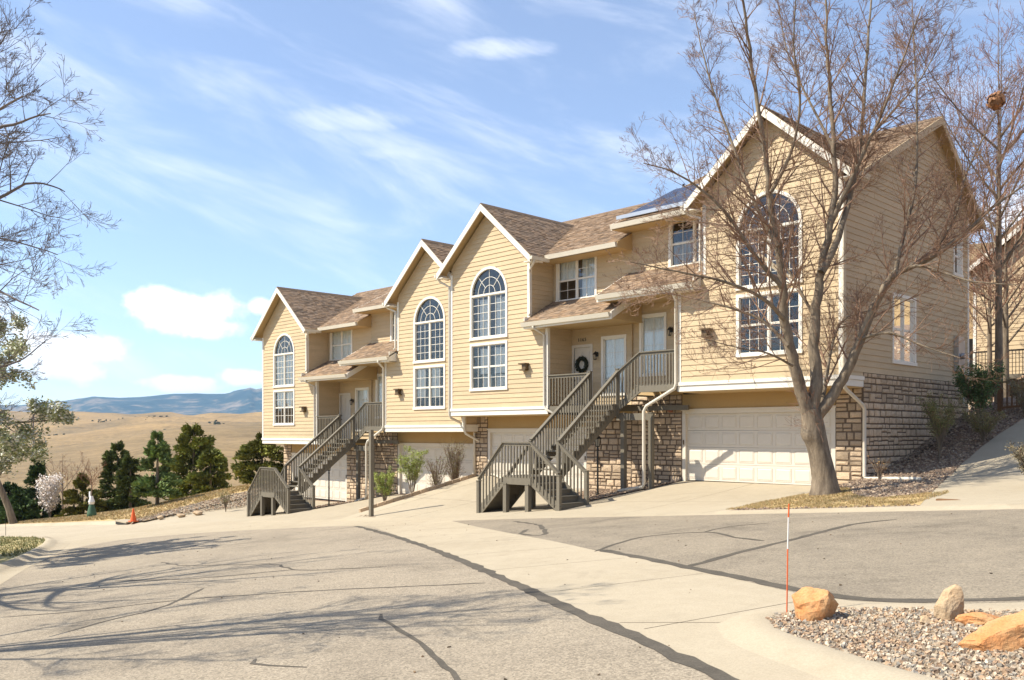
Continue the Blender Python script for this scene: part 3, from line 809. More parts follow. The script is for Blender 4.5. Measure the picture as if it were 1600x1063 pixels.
    for (a, b, c, e) in ((-2.62, -2.34, 1.35, 2.25), (-2.26, -1.98, 1.35, 2.25), (-2.62, -2.34, .42, 1.2), (-2.26, -1.98, .42, 1.2)):
        mb = MB(); bxm(mb, F, a, b, c, e, -.02, -.008); bxm(mb, F, a+.03, b-.03, c+.03, e-.03, -.008, .001); put('door_panel', mb, 'door_white', d)
    mb = MB(); mb.tube([(-2.62, 1.30, 1.22), (-2.62, 1.24, 1.22)], [.025, .03], 10); mb.tube([(-2.62, 1.30, 1.40), (-2.62, 1.27, 1.40)], .028, 10); put('door_handle', mb, 'metal_dark', d)
    # porch lantern
    mb = MB(); lx, ly, lz = -1.60, 1.20, 2.05
    mb.box(lx-.05, lx+.05, 1.25, 1.29, lz-.02, lz+.14); mb.tube([(lx, 1.27, lz+.1), (lx, ly-.02, lz+.16), (lx, ly-.04, lz+.12)], .012, 6)
    mb.lathe([(.02, .14), (.085, .06), (.09, .05)], (lx, ly-.04, lz), 8)
    for a in range(4):
        q = math.pi/4+a*math.pi/2; mb.tube([(lx+.07*math.cos(q), ly-.04+.07*math.sin(q), lz+.05), (lx+.05*math.cos(q), ly-.04+.05*math.sin(q), lz-.12)], .008, 4)
    mb.lathe([(.0, -.15), (.055, -.13), (.055, -.11)], (lx, ly-.04, lz), 8); put('porch_lantern', mb, 'metal_dark')
    # boxed wall light on the front
    mb = MB(); bx, bz = -3.90, 1.66
    mb.box(bx-.14, bx+.20, -.26, -.03, bz+.15, bz+.19); mb.box(bx-.02, bx+.17, -.19, -.03, bz-.03, bz+.15); mb.box(bx-.12, bx+.16, -.22, -.03, bz-.08, bz-.03); put('box_light', mb, 'bronze')
    # house number over the door
    if wreath:
        cu = bpy.data.curves.new('num', 'FONT'); cu.body = '1165'; cu.size = .17; cu.extrude = .008; cu.align_x = 'CENTER'; cu.space_character = 1.25
        to = bpy.data.objects.new('num', cu); C.objects.link(to); bpy.context.view_layer.update()
        me = bpy.data.meshes.new_from_object(to.evaluated_get(bpy.context.evaluated_depsgraph_get())); bpy.data.objects.remove(to)
        me.materials.clear(); me.materials.append(MATS['metal_dark'])
        o = bpy.data.objects.new('house_number', me); C.objects.link(o); o.parent = root
        o.location = (-2.30-ox, 1.26, 2.62-oz); o.rotation_euler = (R(90), 0, 0)
    # ---- roofs
    def shingles(name, O, es, et, sr, L, label=None):
        """courses of random tabs laid over a plane; sr(t) -> (s0, s1)"""
        O, es, et = Vector(O), Vector(es).normalized(), Vector(et).normalized(); n = es.cross(et)
        if n.z < 0: n = -n
        mb = MB(); t = 0.0; e = .140
        while t < L:
            t1 = min(t+e, L); s0, s1 = sr(t); u0, u1 = sr(t1)
            s = s0-rng.uniform(0, .3)
            while s < s1:
                w = rng.choice((.13, .18, .24, .30)); a = max(s, s0); b = min(s+w-.004, s1); s += w
                if b-a < .01: continue
                th = rng.choice((.009, .011, .017, .022)); k = rng.uniform(.66, 1.30); hue = rng.uniform(-.05, .05); c = (k*(1+hue), k, k*(1-hue*1.5))
                a2, b2 = max(min(a, u1), u0), max(min(b, u1), u0)
                drop = rng.uniform(0, .006)
                p = [O+es*a+et*(t-drop)+n*th, O+es*b+et*(t-drop)+n*th, O+es*b2+et*(t1+.01)+n*.004, O+es*a2+et*(t1+.01)+n*.004]
                q = [O+es*a+et*(t-drop), O+es*b+et*(t-drop)]
                mb.quad(*[tuple(v) for v in p], tint=c); mb.quad(tuple(q[0]), tuple(q[1]), tuple(p[1]), tuple(p[0]), tint=c)
                mb.quad(tuple(q[1]), tuple(O+es*b2+et*t1), tuple(p[2]), tuple(p[1]), tint=c)
            t += e
        return put(name, mb, 'shingle', kind='stuff', label=label)
    gy = lambda z: (z-5.75)/.5+.45
    AZ = 7.93; HW = 2.62; LS = HW*math.hypot(1, .88)
    for sg in (-1, 1):
        ex = CX+sg*HW; ez = AZ-.88*HW
        shingles('roof_shingles', (ex, -.42, ez), (0, 1, 0), (-sg, 0, .88), lambda t: (0, max(.2, gy(ez+.88*t/math.hypot(1, .88))+.42+.06)), LS)
        mb = MB(); u = (0, 0, 1)      # decking and soffit under the shingles
        yv0, yv1 = max(-.1, gy(ez))+.02, gy(AZ)
        mb.hexa([(ex, -.40, ez-.05), (ex, yv0, ez-.05), (CX, yv1, AZ-.05), (CX, -.40, AZ-.05), (ex, -.40, ez-.004), (ex, yv0, ez-.004), (CX, yv1, AZ-.004), (CX, -.40, AZ-.004)]); put('roof_deck', mb, 'soffit')
        # rake board with its return at the eave
        mb = MB(); n = .24
        mb.hexa([(ex, -.44, ez-n-.01), (CX, -.44, AZ-n-.03), (CX, -.40, AZ-n-.03), (ex, -.40, ez-n-.01), (ex, -.44, ez-.012), (CX, -.44, AZ-.012), (CX, -.40, AZ-.012), (ex, -.40, ez-.012)])
        put('rake_board', mb, 'trim')
        mb = MB(); mb.box(ex-sg*.02, ex+sg*.0-sg*.36, -.40, .0, ez-.20, ez-.17); mb.box(ex, ex-sg*.02, -.44, max(.1, yv0), ez-.20, ez-.012)
        put('eave_return', mb, 'trim')
        mb = MB(); gx = ex+sg*.11; y2 = .48
        mb.prism([(ex+sg*.0, ez-.15), (ex+sg*.085, ez-.15), (ex+sg*.12, ez-.03), (ex+sg*.0, ez-.03)], 'y', -.45, y2); put('gutter', mb, 'downspout')
    # ridge caps
    mb = MB(); mb.prism([(CX-.14, AZ-.10), (CX, AZ+.035), (CX+.14, AZ-.10)], 'y', -.43, gy(AZ)+.1, tint=(.7, .7, .7)); put('ridge_cap', mb, 'shingle')
    ang = math.hypot(1, .5); X0 = -8.04-(.32 if end else .0); X1 = .0 if m == 1 else .22
    def mr(t):
        y = .45+t/ang; z = 5.75+.5*t/ang
        return (CX+max(0, (AZ-z)/.88)-.05 if y < gy(AZ)+.0 else X0, X1)
    shingles('roof_shingles', (0, .42, 5.735), (1, 0, 0), (0, 1, .5), mr, 5.66*ang)
    shingles('roof_shingles', (0, .42, 5.735), (1, 0, 0), (0, 1, .5), lambda t: (X0, max(X0, min(CX, CX-max(0, (AZ-(5.75+.5*t/ang))/.88)+.05)) if .45+t/ang < gy(AZ) else X0), 5.66*ang)
    mb = MB(); mb.hexa([(CX+HW-.1, .45, 5.68), (X1, .45, 5.68), (X1, 6.1, 8.52), (CX+.0, 6.1, 8.52), (CX+HW-.1, .45, 5.73), (X1, .45, 5.73), (X1, 6.1, 8.57), (CX+.0, 6.1, 8.57)])
    mb.hexa([(X0, .6, 5.76), (CX-HW+.15, .6, 5.76), (CX, 6.1, 8.52), (X0, 6.1, 8.52), (X0, .6, 5.80), (CX-HW+.15, .6, 5.80), (CX, 6.1, 8.57), (X0, 6.1, 8.57)])
    mb.hexa([(X0, 6.1, 8.52), (X1, 6.1, 8.52), (X1, 9.98, 5.73), (X0, 9.98, 5.73), (X0, 6.1, 8.57), (X1, 6.1, 8.57), (X1, 9.98, 5.78), (X0, 9.98, 5.78)]); put('roof_deck', mb, 'soffit')
    mb = MB(); mb.hexa([(X0, 6.1, 8.575), (X1, 6.1, 8.575), (X1, 9.98, 5.785), (X0, 9.98, 5.785), (X0, 6.1, 8.60), (X1, 6.1, 8.60), (X1, 9.98, 5.81), (X0, 9.98, 5.81)]); put('rear_roof', mb, 'roof_far')
    mb = MB(); mb.prism([(5.95, 8.51), (6.1, 8.625), (6.25, 8.51)], 'x', X0, X1, tint=(.75, .75, .75)); put('ridge_cap', mb, 'shingle')
    # eave gutter over the recess, soffit and frieze
    mb = MB(); mb.prism([(.42, 5.56), (.33, 5.56), (.29, 5.71), (.42, 5.71)], 'x', -3.25, X1); put('gutter', mb, 'downspout')
    mb = MB(); mb.box(-3.68, X1, .42, 1.22, 5.55, 5.575); mb.box(-3.68, X1-.0, .42, .44, 5.55, 5.72); put('soffit', mb, 'soffit')
    if m == 1: mb = MB(); mb.prism([(.42, 5.54), (1.21, 5.54), (1.21, 6.13), (.42, 5.74)], 'x', .0, .025); put('rake_board', mb, 'soffit')
    if m == -1:     # rake of the higher roof where it steps above its neighbour
        mb = MB(); mb.hexa([(X1, .40, 5.53), (X1+.03, .40, 5.53), (X1+.03, 6.1, 8.36), (X1, 6.1, 8.36), (X1, .40, 5.74), (X1+.03, .40, 5.74), (X1+.03, 6.1, 8.58), (X1, 6.1, 8.58)]); put('rake_board', mb, 'trim')
        mb = MB(); mb.prism([(1.22, 5.3), (6.1, 7.7), (6.1, 8.5), (1.22, 6.05)], 'x', .0, .03); put('wall', mb, 'siding')
    if end:
        mb = MB(); mb.hexa([(X0-.03, .5, 5.58), (X0, .5, 5.58), (X0, 6.1, 8.34), (X0-.03, 6.1, 8.34), (X0-.03, .5, 5.79), (X0, .5, 5.79), (X0, 6.1, 8.59), (X0-.03, 6.1, 8.59)])
        mb.hexa([(X0-.03, 6.1, 8.34), (X0, 6.1, 8.34), (X0, 10.0, 5.53), (X0-.03, 10.0, 5.53), (X0-.03, 6.1, 8.59), (X0, 6.1, 8.59), (X0, 10.0, 5.76), (X0-.03, 10.0, 5.76)]); put('rake_board', mb, 'siding')
    # plumbing vent
    mb = MB(); mb.tube([(-.75, 5.3, 8.1), (-.75, 5.3, 8.75)], .045, 8); put('roof_vent', mb, 'pipe_black')
    # ---- porch roof
    pi_x1 = .42 if m == 1 else .14
    an = math.hypot(1, .55); px0 = -3.60
    # over the gable wall the porch roof stops at the wall (y = 0)
    shingles('roof_shingles', (0, -.42, 3.28), (1, 0, 0), (0, 1, .55), lambda t: ((px0 if t/an < .40 else -3.68), pi_x1), 1.62*an)
    mb = MB(); mb.hexa([(px0, -.42, 3.22), (pi_x1, -.42, 3.22), (pi_x1, 1.22, 4.12), (px0, 1.22, 4.12), (px0, -.42, 3.275), (pi_x1, -.42, 3.275), (pi_x1, 1.22, 4.175), (px0, 1.22, 4.175)]); put('roof_deck', mb, 'soffit')
    mb = MB(); mb.prism([(-.44, 3.10), (-.52, 3.10), (-.57, 3.245), (-.44, 3.245)], 'x', px0-.02, pi_x1); put('gutter', mb, 'downspout')
    mb = MB(); mb.box(px0, pi_x1, -.43, -.40, 3.03, 3.26)
    mb.hexa([(pi_x1, -.43, 3.03), (pi_x1+.035, -.43, 3.03), (pi_x1+.035, 1.2, 3.94), (pi_x1, 1.2, 3.94), (pi_x1, -.43, 3.28), (pi_x1+.035, -.43, 3.28), (pi_x1+.035, 1.2, 4.18), (pi_x1, 1.2, 4.18)])
    mb.box(px0, px0+.03, -.4, -.0, 3.03, 3.46); mb.box(px0, -2.84, -.4, 0, 3.03, 3.05); put('fascia', mb, 'trim')
    mb = MB(); mb.box(-2.84, pi_x1-.02, -.40, 1.30, 3.05, 3.09); mb.prism([(-.40, 3.09), (1.25, 3.09), (1.25, 4.1), (-.40, 3.22)], 'x', pi_x1-.06, pi_x1-.02); put('porch_ceiling', mb, 'soffit')
    # ---- downspouts
    def pipe(pts, r=.042):
        mb = MB(); mb.tube(pts, r, 8); put('downspout', mb, 'downspout', smooth=True)
    ee = AZ-.88*HW
    pipe([(CX+HW+.06, -.30, ee-.14), (CX+HW-.02, -.24, ee-.26), (-3.62, -.085, ee-.42), (-3.62, -.085, ee-.55), (-3.62, -.085, 3.62), (-3.58, -.16, 3.56)])
    if m == -1 or True:
        g = gz(-1.6, .1)
        if m == -1: pipe([(-2.92, -.50, 3.10), (-2.92, -.48, 3.02), (-2.74, -.085, 2.80), (-2.74, -.085, .25), (-2.70, -.10, .10), (-1.66, -.16, -.42), (-1.56, -.16, -.58), (-1.56, -.16, g+.16), (-1.50, -.14, g+.06), (-.3, .1, gz(-.3, .1)+.07)], .055)
        else: pipe([(-3.05, -.50, 3.10), (-3.05, -.46, 3.02), (-2.90, -.085, 2.80), (-2.90, -.085, .32), (-2.82, -.10, .18), (-2.3, -.10, -.05)])
    if not (pi == 1 and m == 1):
        sx = -8.12
        g = gz(-8.1, 1.3) if m == 1 else gz(-8.15, 1.1)
        q = [(CX-HW-.07, -.30, ee-.14), (CX-HW+.02, -.24, ee-.30), (sx, -.05, ee-.52), (sx, -.05, .05), (sx+.01, .02, -.08), (-7.95 if m == 1 else -8.14, 1.0, -.50), (-7.95 if m == 1 else -8.14, 1.12, -.62), (-7.95 if m == 1 else -8.14, 1.12, g+.12)]
        if m == -1: q += [(-8.2, 1.10, g+.06), (-9.2, .6, gz(-9.2, .6)+.08), (-10.0, .2, gz(-10.0, .2)+.08)]
        pipe(q, .05)
    # ---- garage
    yg = 1.23
    mb = MB(); mb.box(-7.26, -2.05, yg, yg+.12, -.50, -.03); put('garage_header', mb, 'header')
    fz = -2.80
    mb = MB(); mb.box(-7.26, -7.13, yg-.01, yg+.13, fz-.3, -.50); mb.box(-2.18, -2.05, yg-.01, yg+.13, fz-.3, -.50)
    mb.box(-7.28, -2.03, yg-.04, yg+.10, -.56, -.50); mb.box(-7.13, -2.18, yg, yg+.13, -.66, -.56)
    gd = put('garage_door', mb, 'door_white')
    rh = (2.14)/4; cw = (7.13-2.18)/8
    for r_ in range(4):
        z0 = fz+r_*rh
        mb = MB(); mb.box(-7.13, -2.18, yg+.10, yg+.13, z0+.004, z0+rh-.004); put('door_section', mb, 'door_white', gd)
        for c_ in range(8):
            x0 = -7.13+c_*cw; mb = MB()
            a, b, c, d = x0+.065, x0+cw-.065, z0+.085, z0+rh-.085
            F2 = front(yg+.10)
            o = .022; k = .035
            for (p, q) in (((a, c), (b, c)), ((b, c), (b, d)), ((b, d), (a, d)), ((a, d), (a, c))):
                mb.quad(F2(p[0], p[1], 0), F2(q[0], q[1], 0), F2(q[0]+(k if q[0] == a else -k), q[1]+(k if q[1] == c else -k), o*.6), F2(p[0]+(k if p[0] == a else -k), p[1]+(k if p[1] == c else -k), o*.6))
            bxm(mb, F2, a+k, b-k, c+k, d-k, 0, o*.6)
            for q in ((a-.014, a, c-.014, d+.014), (b, b+.014, c-.014, d+.014), (a, b, c-.014, c), (a, b, d, d+.014)): bxm(mb, F2, *q, 0, .010)
            put('door_panel', mb, 'door_white', gd)
    mb = MB(); mb.box(-2.13, -2.09, yg-.03, yg-.01, -1.65, -1.50); put('keypad', mb, 'bronze', gd)
    if m == -1:
        mb = MB(); mb.box(-1.72, -1.56, yg-.09, yg-.03, -.60, -.40); mb.tube([(-1.64, yg-.05, -.45), (-1.64, yg-.22, -.50)], [.05, .07], 10); put('fire_bell', mb, 'brick_red')
    # stone veneer
    count = [0]; rest = MB()
    def stones(F, s0, s1, zbot, z1):
        mb = MB(); bxm(mb, F, s0, s1, min(zbot(s0), zbot(s1))-.4, z1-.004, -.10, .020); put('mortar', mb, 'mortar')
        z = z1
        low = min(zbot(s0), zbot(s1), zbot((s0+s1)/2))-.05
        while z > low:
            h = rng.choice((.13, .17, .20, .24, .28)); s = s0
            while s < s1-.01:
                w = rng.uniform(.22, .50)
                if s+w > s1-.12: w = s1-s
                cells = [(s, w, z-h, h)]
                if h > .21 and rng.random() < .5: k = rng.uniform(.4, .6); cells = [(s, w, z-h, h*k), (s, w, z-h+h*k, h*(1-k))]
                elif w > .42 and rng.random() < .4: k = rng.uniform(.35, .65); cells = [(s, w*k, z-h, h), (s+w*k, w*(1-k), z-h, h)]
                for (a, ww, c, hh) in cells:
                    if c+hh < zbot(a+ww/2)-.03: continue
                    me = rng.choice(STONES); dd = rng.uniform(.028, .06)
                    p = F(a+ww/2, c+hh/2, 0)
                    loc = Vector((m*p[0]-ox, p[1], p[2]-oz)); sc = (ww-.024, dd, hh-.019)
                    # local y of the stone points out of the wall
                    o1 = Vector(F(0, 0, 1))-Vector(F(0, 0, 0)); o1.x *= m; rz = math.atan2(-o1.x, o1.y)+math.pi
                    if count[0] < 296:
                        o = bpy.data.objects.new('stone', me); C.objects.link(o); o.parent = root; o.location = loc; o.scale = sc; o.rotation_euler = (rng.uniform(-.03, .03), 0, rz)
                        count[0] += 1
                    else:
                        M = Matrix.LocRotScale(loc, Matrix.Rotation(rz, 3, 'Z').to_quaternion(), Vector(sc)); n = len(rest.v)
                        rest.v += [tuple(M @ v.co) for v in me.vertices]; rest.f += [tuple(i+n for i in f.vertices) for f in me.polygons]; rest.t += [None]*len(me.polygons)
                s += w
            z -= h
    stones(front(yg), -8.04, -7.26, lambda s: gz(s, yg-.1), -.0 if not side_detail else -.02)
    stones(front(yg), -2.05, -.0, lambda s: gz(s, yg-.1), -.03 if True else 0)
    if side_detail:
        mb = MB(); mb.box(-8.02, -8.0, yg, 9.2, -2.8, .40); put('wall', mb, 'mortar')
        stones(left(-8.04), yg, 9.22, lambda s: gz(-8.10, s), .40)
    if rest.v: obj('stone_veneer', rest, 'stone', root, kind='stuff')
    mb = MB(); mb.box(-2.05, 0, yg, 1.33, -.06, .27); put('floor_edge', mb, 'soffit')
    if m == -1 and side_detail:
        mb = MB(); mb.box(-8.22, -8.07, 7.9, 8.4, .75, 1.9); mb.tube([(-8.24, 8.15, 1.25), (-8.34, 8.15, 1.25)], .10, 12); mb.tube([(-8.14, 8.6, 1.8), (-8.14, 8.6, -.3)], .03, 6); put('electric_box', mb, 'alu')
    if solar:
        n = Vector((0, -.5, 1)).normalized(); et = Vector((0, 1, .5)).normalized(); k = 0
        for row in range(2):
            for col in range(3):
                x0 = -3.15+col*1.05; t0 = .35+row*1.68; O = Vector((x0, .42, 5.735))+et*t0+n*.11
                def Q(a, b, c): return tuple(O+Vector((a, 0, 0))+et*b+n*c)
                mb = MB(); mb.hexa([Q(0, 0, -.02), Q(1.01, 0, -.02), Q(1.01, 1.62, -.02), Q(0, 1.62, -.02), Q(0, 0, .02), Q(1.01, 0, .02), Q(1.01, 1.62, .02), Q(0, 1.62, .02)])
                sp = put('solar_panel', mb, 'alu')
                mb = MB()
                for i in range(6):
                    for j in range(10):
                        a, b = .03+i*.16, .03+j*.157; mb.quad(Q(a, b, .023), Q(a+.152, b, .023), Q(a+.152, b+.150, .023), Q(a, b+.150, .023))
                put('solar_cells', mb, 'solar', sp, kind='stuff')
        mb = MB(); mb.box(-3.2, .02, .40, .46, 5.86, 5.98); put('panel_skirt', mb, 'alu')
    return root
WH = ('drape', [(.10, .46, .03, .97, .07), (.54, .92, .03, .97, .10)])
unit(1, 1, 'leftmost tan townhouse of the row, at the downhill end next to the pines', True, 11, dict(arch=('drape', [(.08, .92, .03, .95, .065)]), low=('drape', [(.1, .45, .5, .95, .065), (.55, .92, .5, .95, .065)]), top=('drape', [(.08, .92, .05, .95, .065)])))
unit(1, -1, 'tan townhouse second from the left, with blue undraped arched window above green shrubs', False, 12, dict(low=('drape', [(.22, .47, .28, .93, .065), (.66, .92, .28, .93, .065)]), top=('drape', [(.08, .92, .05, .95, .065)])))
unit(0, 1, 'tan townhouse third from the left, with a dark wreath on its white front door', False, 13, dict(arch=('drape', [(.22, .47, .03, .90, .065), (.66, .95, .03, .90, .065)]), low=('drape', [(.24, .47, .35, .88, .065), (.62, .92, .35, .88, .065), (.24, .47, .05, .33, .2), (.6, .92, .05, .33, .2)]), top=('drape', [(.08, .45, .5, .95, .065), (.55, .92, .05, .95, .2)])), wreath=True)
unit(0, -1, 'rightmost tan townhouse with a long stone side wall, behind the big bare tree', True, 14, dict(top=('drape_grey', [(.08, .92, .05, .55, .065)])), solar=True, side_detail=True)

# wreath hanging on the third house's door
def wreath():
    rng = random.Random(3); mb = MB(); c = Vector((-19.06-2.30, 24.27, 2.18+1.78))
    for i in range(420):
        a = rng.uniform(0, 2*math.pi); b = rng.uniform(0, 2*math.pi); r = .225+.065*math.cos(b); q = c+Vector((r*math.cos(a), -.045*math.sin(b)-.02, r*math.sin(a)))
        d = Vector((-math.sin(a)+rng.uniform(-.8, .8), rng.uniform(-1, .2), math.cos(a)+rng.uniform(-.8, .8))).normalized()*.07; s = d.orthogonal().normalized()*.014
        mb.quad(tuple(q-s), tuple(q+s), tuple(q+d+s*.3), tuple(q+d-s*.3))
    T = []
    for i in range(25): a = 2*math.pi*i/24; T.append(tuple(c+Vector((.225*math.cos(a), -.02, .225*math.sin(a)))))
    mb.tube(T, .05, 8, cap=False)
    o = obj('wreath', mb, 'wreath'); tag(o, 'round dark green wreath hanging on the white front door', 'wreath')
wreath()

# ---------------------------------------------------------------- outside stairs, one flight of stairs per pair of houses
def staircase(pi, label):
    uc, vf, zl, zr = PAIRS[pi]
    base = zl-2.8
    root = thing('entry_staircase', label, 'staircase', (uc, vf, base), 'wooden stairs up to the porches')
    oz = -2.8
    def gz(x, y): return near(uc+x, vf+y)-zl
    def put(name, mb, mt='stair_wood', parent=root):
        mb.v = [(x, y, z-oz) for x, y, z in mb.v]; return obj(name, mb, mt, parent)
    XL, XR = -.83, .36; YB, YF = -2.85, -4.05; ZLnd = -1.98; ZD = .27; ZD2 = .87
    bal = MB(); bal.hexa([(-.5, -.5, 0), (.5, -.5, 0), (.5, .5, 0), (-.5, .5, 0), (-.5, -.5, 1), (.5, -.5, 1), (.5, .5, 1), (-.5, .5, 1)])
    bme = bal.mesh('baluster', 'stair_wood')
    def baluster(x, y, z0, z1, w=.038):
        o = bpy.data.objects.new('baluster', bme); C.objects.link(o); o.parent = root; o.location = (x, y, z0-oz); o.scale = (w, w, z1-z0)
    def post(x, y, z0, z1, w=.095):
        mb = MB(); mb.box(x-w/2, x+w/2, y-w/2, y+w/2, z0, z1); mb.box(x-w/2-.012, x+w/2+.012, y-w/2-.012, y+w/2+.012, z1, z1+.025); put('post', mb)
    def rail(a, b, hgt=1.0, n=None, cap=.12, low=.08, off=.03, bot=-.12):
        """a, b: walking-line ends; cap rail, sub-rail, low rail and balusters"""
        a = Vector(a); b = Vector(b); up = Vector((0, 0, 1))
        mb = MB(); mb.bar(a+up*hgt, b+up*hgt, cap, .038); put('handrail', mb)
        mb = MB(); mb.bar(a+up*(hgt-.065), b+up*(hgt-.065), .035, .075); put('sub_rail', mb)
        L = (b-a).length; n = n or max(2, int(L/.125))
        for i in range(n):
            q = a.lerp(b, (i+.5)/n); baluster(q.x, q.y, q.z+bot, q.z+hgt-.03)
    # landing
    mb = MB(); mb.box(XL, XR, YF, YB, ZLnd-.04, ZLnd); put('landing', mb)
    for (a, b) in (((XL, YF), (XR, YF)), ((XL, YB), (XR, YB)), ((XL, YF), (XL, YB)), ((XR, YF), (XR, YB))):
        mb = MB(); mb.bar((a[0], a[1], ZLnd-.15), (b[0], b[1], ZLnd-.15), .04, .21); put('rim_joist', mb)
    for x in (XL+.10, XR-.14): post(x, YF+.02, gz(x, YF)-.05, ZLnd-.25, .14); post(x, YB-.02, gz(x, YB)-.05, ZLnd-.25, .14)
    # main flight up to the lower porch
    n = 12; rise = (ZD-ZLnd)/n; run = (0-YB)/(n)
    for x in (XL+.03, XR-.03):
        mb = MB(); mb.bar((x, YB-.05, ZLnd-.13), (x, .0, ZD-.16), .05, .26); put('stringer', mb)
        for i in range(n):      # saw-tooth blocks that carry the treads
            mb = MB(); mb.prism([(YB+i*run, ZLnd+i*rise-.02), (YB+(i+1)*run, ZLnd+(i+1)*rise-.02), (YB+i*run, ZLnd+(i+1)*rise-.04)], 'x', x-.02, x+.02); put('tread_bracket', mb)
    for i in range(n):
        z = ZLnd+(i+1)*rise; mb = MB(); mb.box(XL-.02, XR+.02, YB+i*run-.02, YB+(i+1)*run+.01, z-.04, z); put('tread', mb)
    rail((XL, YB, ZLnd+.02), (XL, 0, ZD+.02), 1.08, 23, bot=-.16); rail((XR, YB, ZLnd+.02), (XR, 0, ZD+.05), 1.05, 23, bot=-.16)
    # two lower flights
    for sg, xs, nst, gx in ((-1, XL, 6, 1.12), (1, XR, 5, 1.14)):
        xe = xs+sg*gx; g = min(gz(xe, YF), gz(xe, YB)); gf = gz(xe, YF); tot = ZLnd-g; rs = tot/nst
        for y in (YF+.03, YB-.03):
            mb = MB(); mb.bar((xs, y, ZLnd-.13), (xe+sg*.02, y, g+.02), .045, .24); put('stringer', mb)
        for i in range(1, nst):
            z = ZLnd-i*rs; x0 = xs+sg*(i-1)*gx/(nst-1)*.96; x1 = x0+sg*(gx/(nst-1)+.02)
            mb = MB(); mb.box(x0, x1, YF, YB, z-.04, z); put('tread', mb)
            mb = MB(); mb.box(x0-.01, x0+.01, YF+.04, YB-.04, z, z+rs-.04); put('riser', mb)
        mb = MB(); mb.box(x1-.01, x1+.01, YF+.04, YB-.04, g-.05, ZLnd-(nst-1)*rs-.04); put('riser', mb)
        for y in (YF, YB):
            post(xe, y, gz(xe, y)-.03, gz(xe, y)+1.0, .11)
            rail((xs, y, ZLnd+.02), (xe, y, g+.02+rs*.3), 1.0, 8, bot=-.14)
    rail((XL, YF, ZLnd), (XR, YF, ZLnd), 1.02, 9, bot=-.1)
    post(XR, YB, ZLnd-.25, ZLnd+1.05, .10); post(XL, YB, ZLnd-.25, ZLnd+1.05, .10)
    # porches
    mb = MB()
    for k in range(13):
        x0 = -2.795+k*.25; mb = MB(); mb.box(x0, x0+.243, .0, 1.28, ZD-.035, ZD-.003); put('deck_board', mb)
    rail((-2.76, .0, ZD), (XL, .0, ZD), 1.08, 14, bot=.05)
    post(XL, .0, -.05, ZD+1.12, .10); post(XR, .0, -.1, ZD+1.15, .10)
    for i in range(4):
        x0 = .46+i*.21; z = ZD+(i+1)*.15; mb = MB(); mb.box(x0, x0+.24, .0, 1.28, z-.04, z); put('tread', mb)
    mb = MB(); mb.bar((XR, .02, ZD-.12), (1.30, .02, ZD2-.10), .045, .22); put('stringer', mb)
    rail((XR, .0, ZD), (1.28, .0, ZD2), 1.04, 7, bot=-.14)
    for k in range(6):
        x0 = 1.30+k*.25; mb = MB(); mb.box(x0, min(2.79, x0+.243), .0, 1.28, ZD2-.035, ZD2-.003); put('deck_board', mb)
    rail((1.28, .0, ZD2), (2.76, .0, ZD2), 1.04, 12, bot=-.12)
    for (x0, x1, z) in ((-2.78, XR, ZD), (1.26, 2.79, ZD2)):
        mb = MB(); mb.box(x0, x1, -.02, .02, z-.24, z-.036); put('rim_joist', mb)
    mb = MB(); mb.box(-2.7, 2.5, .9, .98, .06, .22); put('beam', mb)
    mb = MB(); mb.box(XR-.1, 1.75, .06, .14, -.26, -.04); put('beam', mb)
    post(.52, .12, gz(.52, .065)-.1, -.04, .15); post(1.64, .12, gz(1.64, .065)-.1, -.04, .14)
    return root
staircase(0, 'grey wooden stairs nearer the camera, rising to the porch of the house with the wreath')
staircase(1, 'grey wooden stairs farther left, rising to the porch beside the pines')

# ---------------------------------------------------------------- lamp posts below the stairs
def lamp_post(x, y, label):
    z = near(x, y)+.03; t = thing('lamp_post', label, 'lamp post', (x, y, z), 'black lamp posts beside the stairs')
    mb = MB(); mb.lathe([(.075, 0), (.07, .05), (.035, .065), (.03, 1.45), (.042, 1.5), (.03, 1.55), (.02, 1.6)], sides=10); obj('pole', mb, 'metal_dark', t)
    mb = MB()
    for a in range(4):
        q = math.pi/4+a*math.pi/2; mb.tube([(.055*math.cos(q), .055*math.sin(q), 1.60), (.10*math.cos(q), .10*math.sin(q), 1.86)], .009, 4)
    mb.lathe([(.02, 1.58), (.065, 1.60), (.065, 1.62)], sides=8); mb.lathe([(.14, 1.86), (.13, 1.88), (.05, 1.97), (.02, 2.0), (.02, 2.04), (0, 2.06)], sides=8); obj('lantern_frame', mb, 'metal_dark', t)
    mb = MB(); mb.lathe([(.045, 1.62), (.085, 1.85), (.02, 1.86)], sides=8); obj('lantern_glass', mb, 'lamp_glass', t)
mat('lamp_glass', (.42, .40, .34), .25, .1, 4)
lamp_post(-19.34, 22.75, 'black lamp post in front of the stone wall behind the nearer stairs')
lamp_post(-35.15, 22.5, 'black lamp post under the farther stairs, before the white garage door')
# tall grey post standing alone at the driveway edge
x, y = -25.35, 17.91; z = near(x, y)
t = thing('wooden_post', 'tall square grey post standing in the driveway slab between the two stairs', 'post', (x, y, z))
mb = MB(); mb.box(-.062, .062, -.062, .062, -.1, 2.96); obj('shaft', mb, 'stair_wood', t)
mb = MB(); rng = random.Random(8)
for i in range(60):
    a = rng.uniform(0, 6.28); r = rng.uniform(.05, .35); s = rng.uniform(.01, .025); mb.lathe([(0, -s), (s, 0), (0, s*.8)], (r*1.3*math.cos(a), r*math.sin(a), .01), 5, tint=(.3, .22, .15))
obj('gravel', mb, 'pebble', t, kind='stuff')
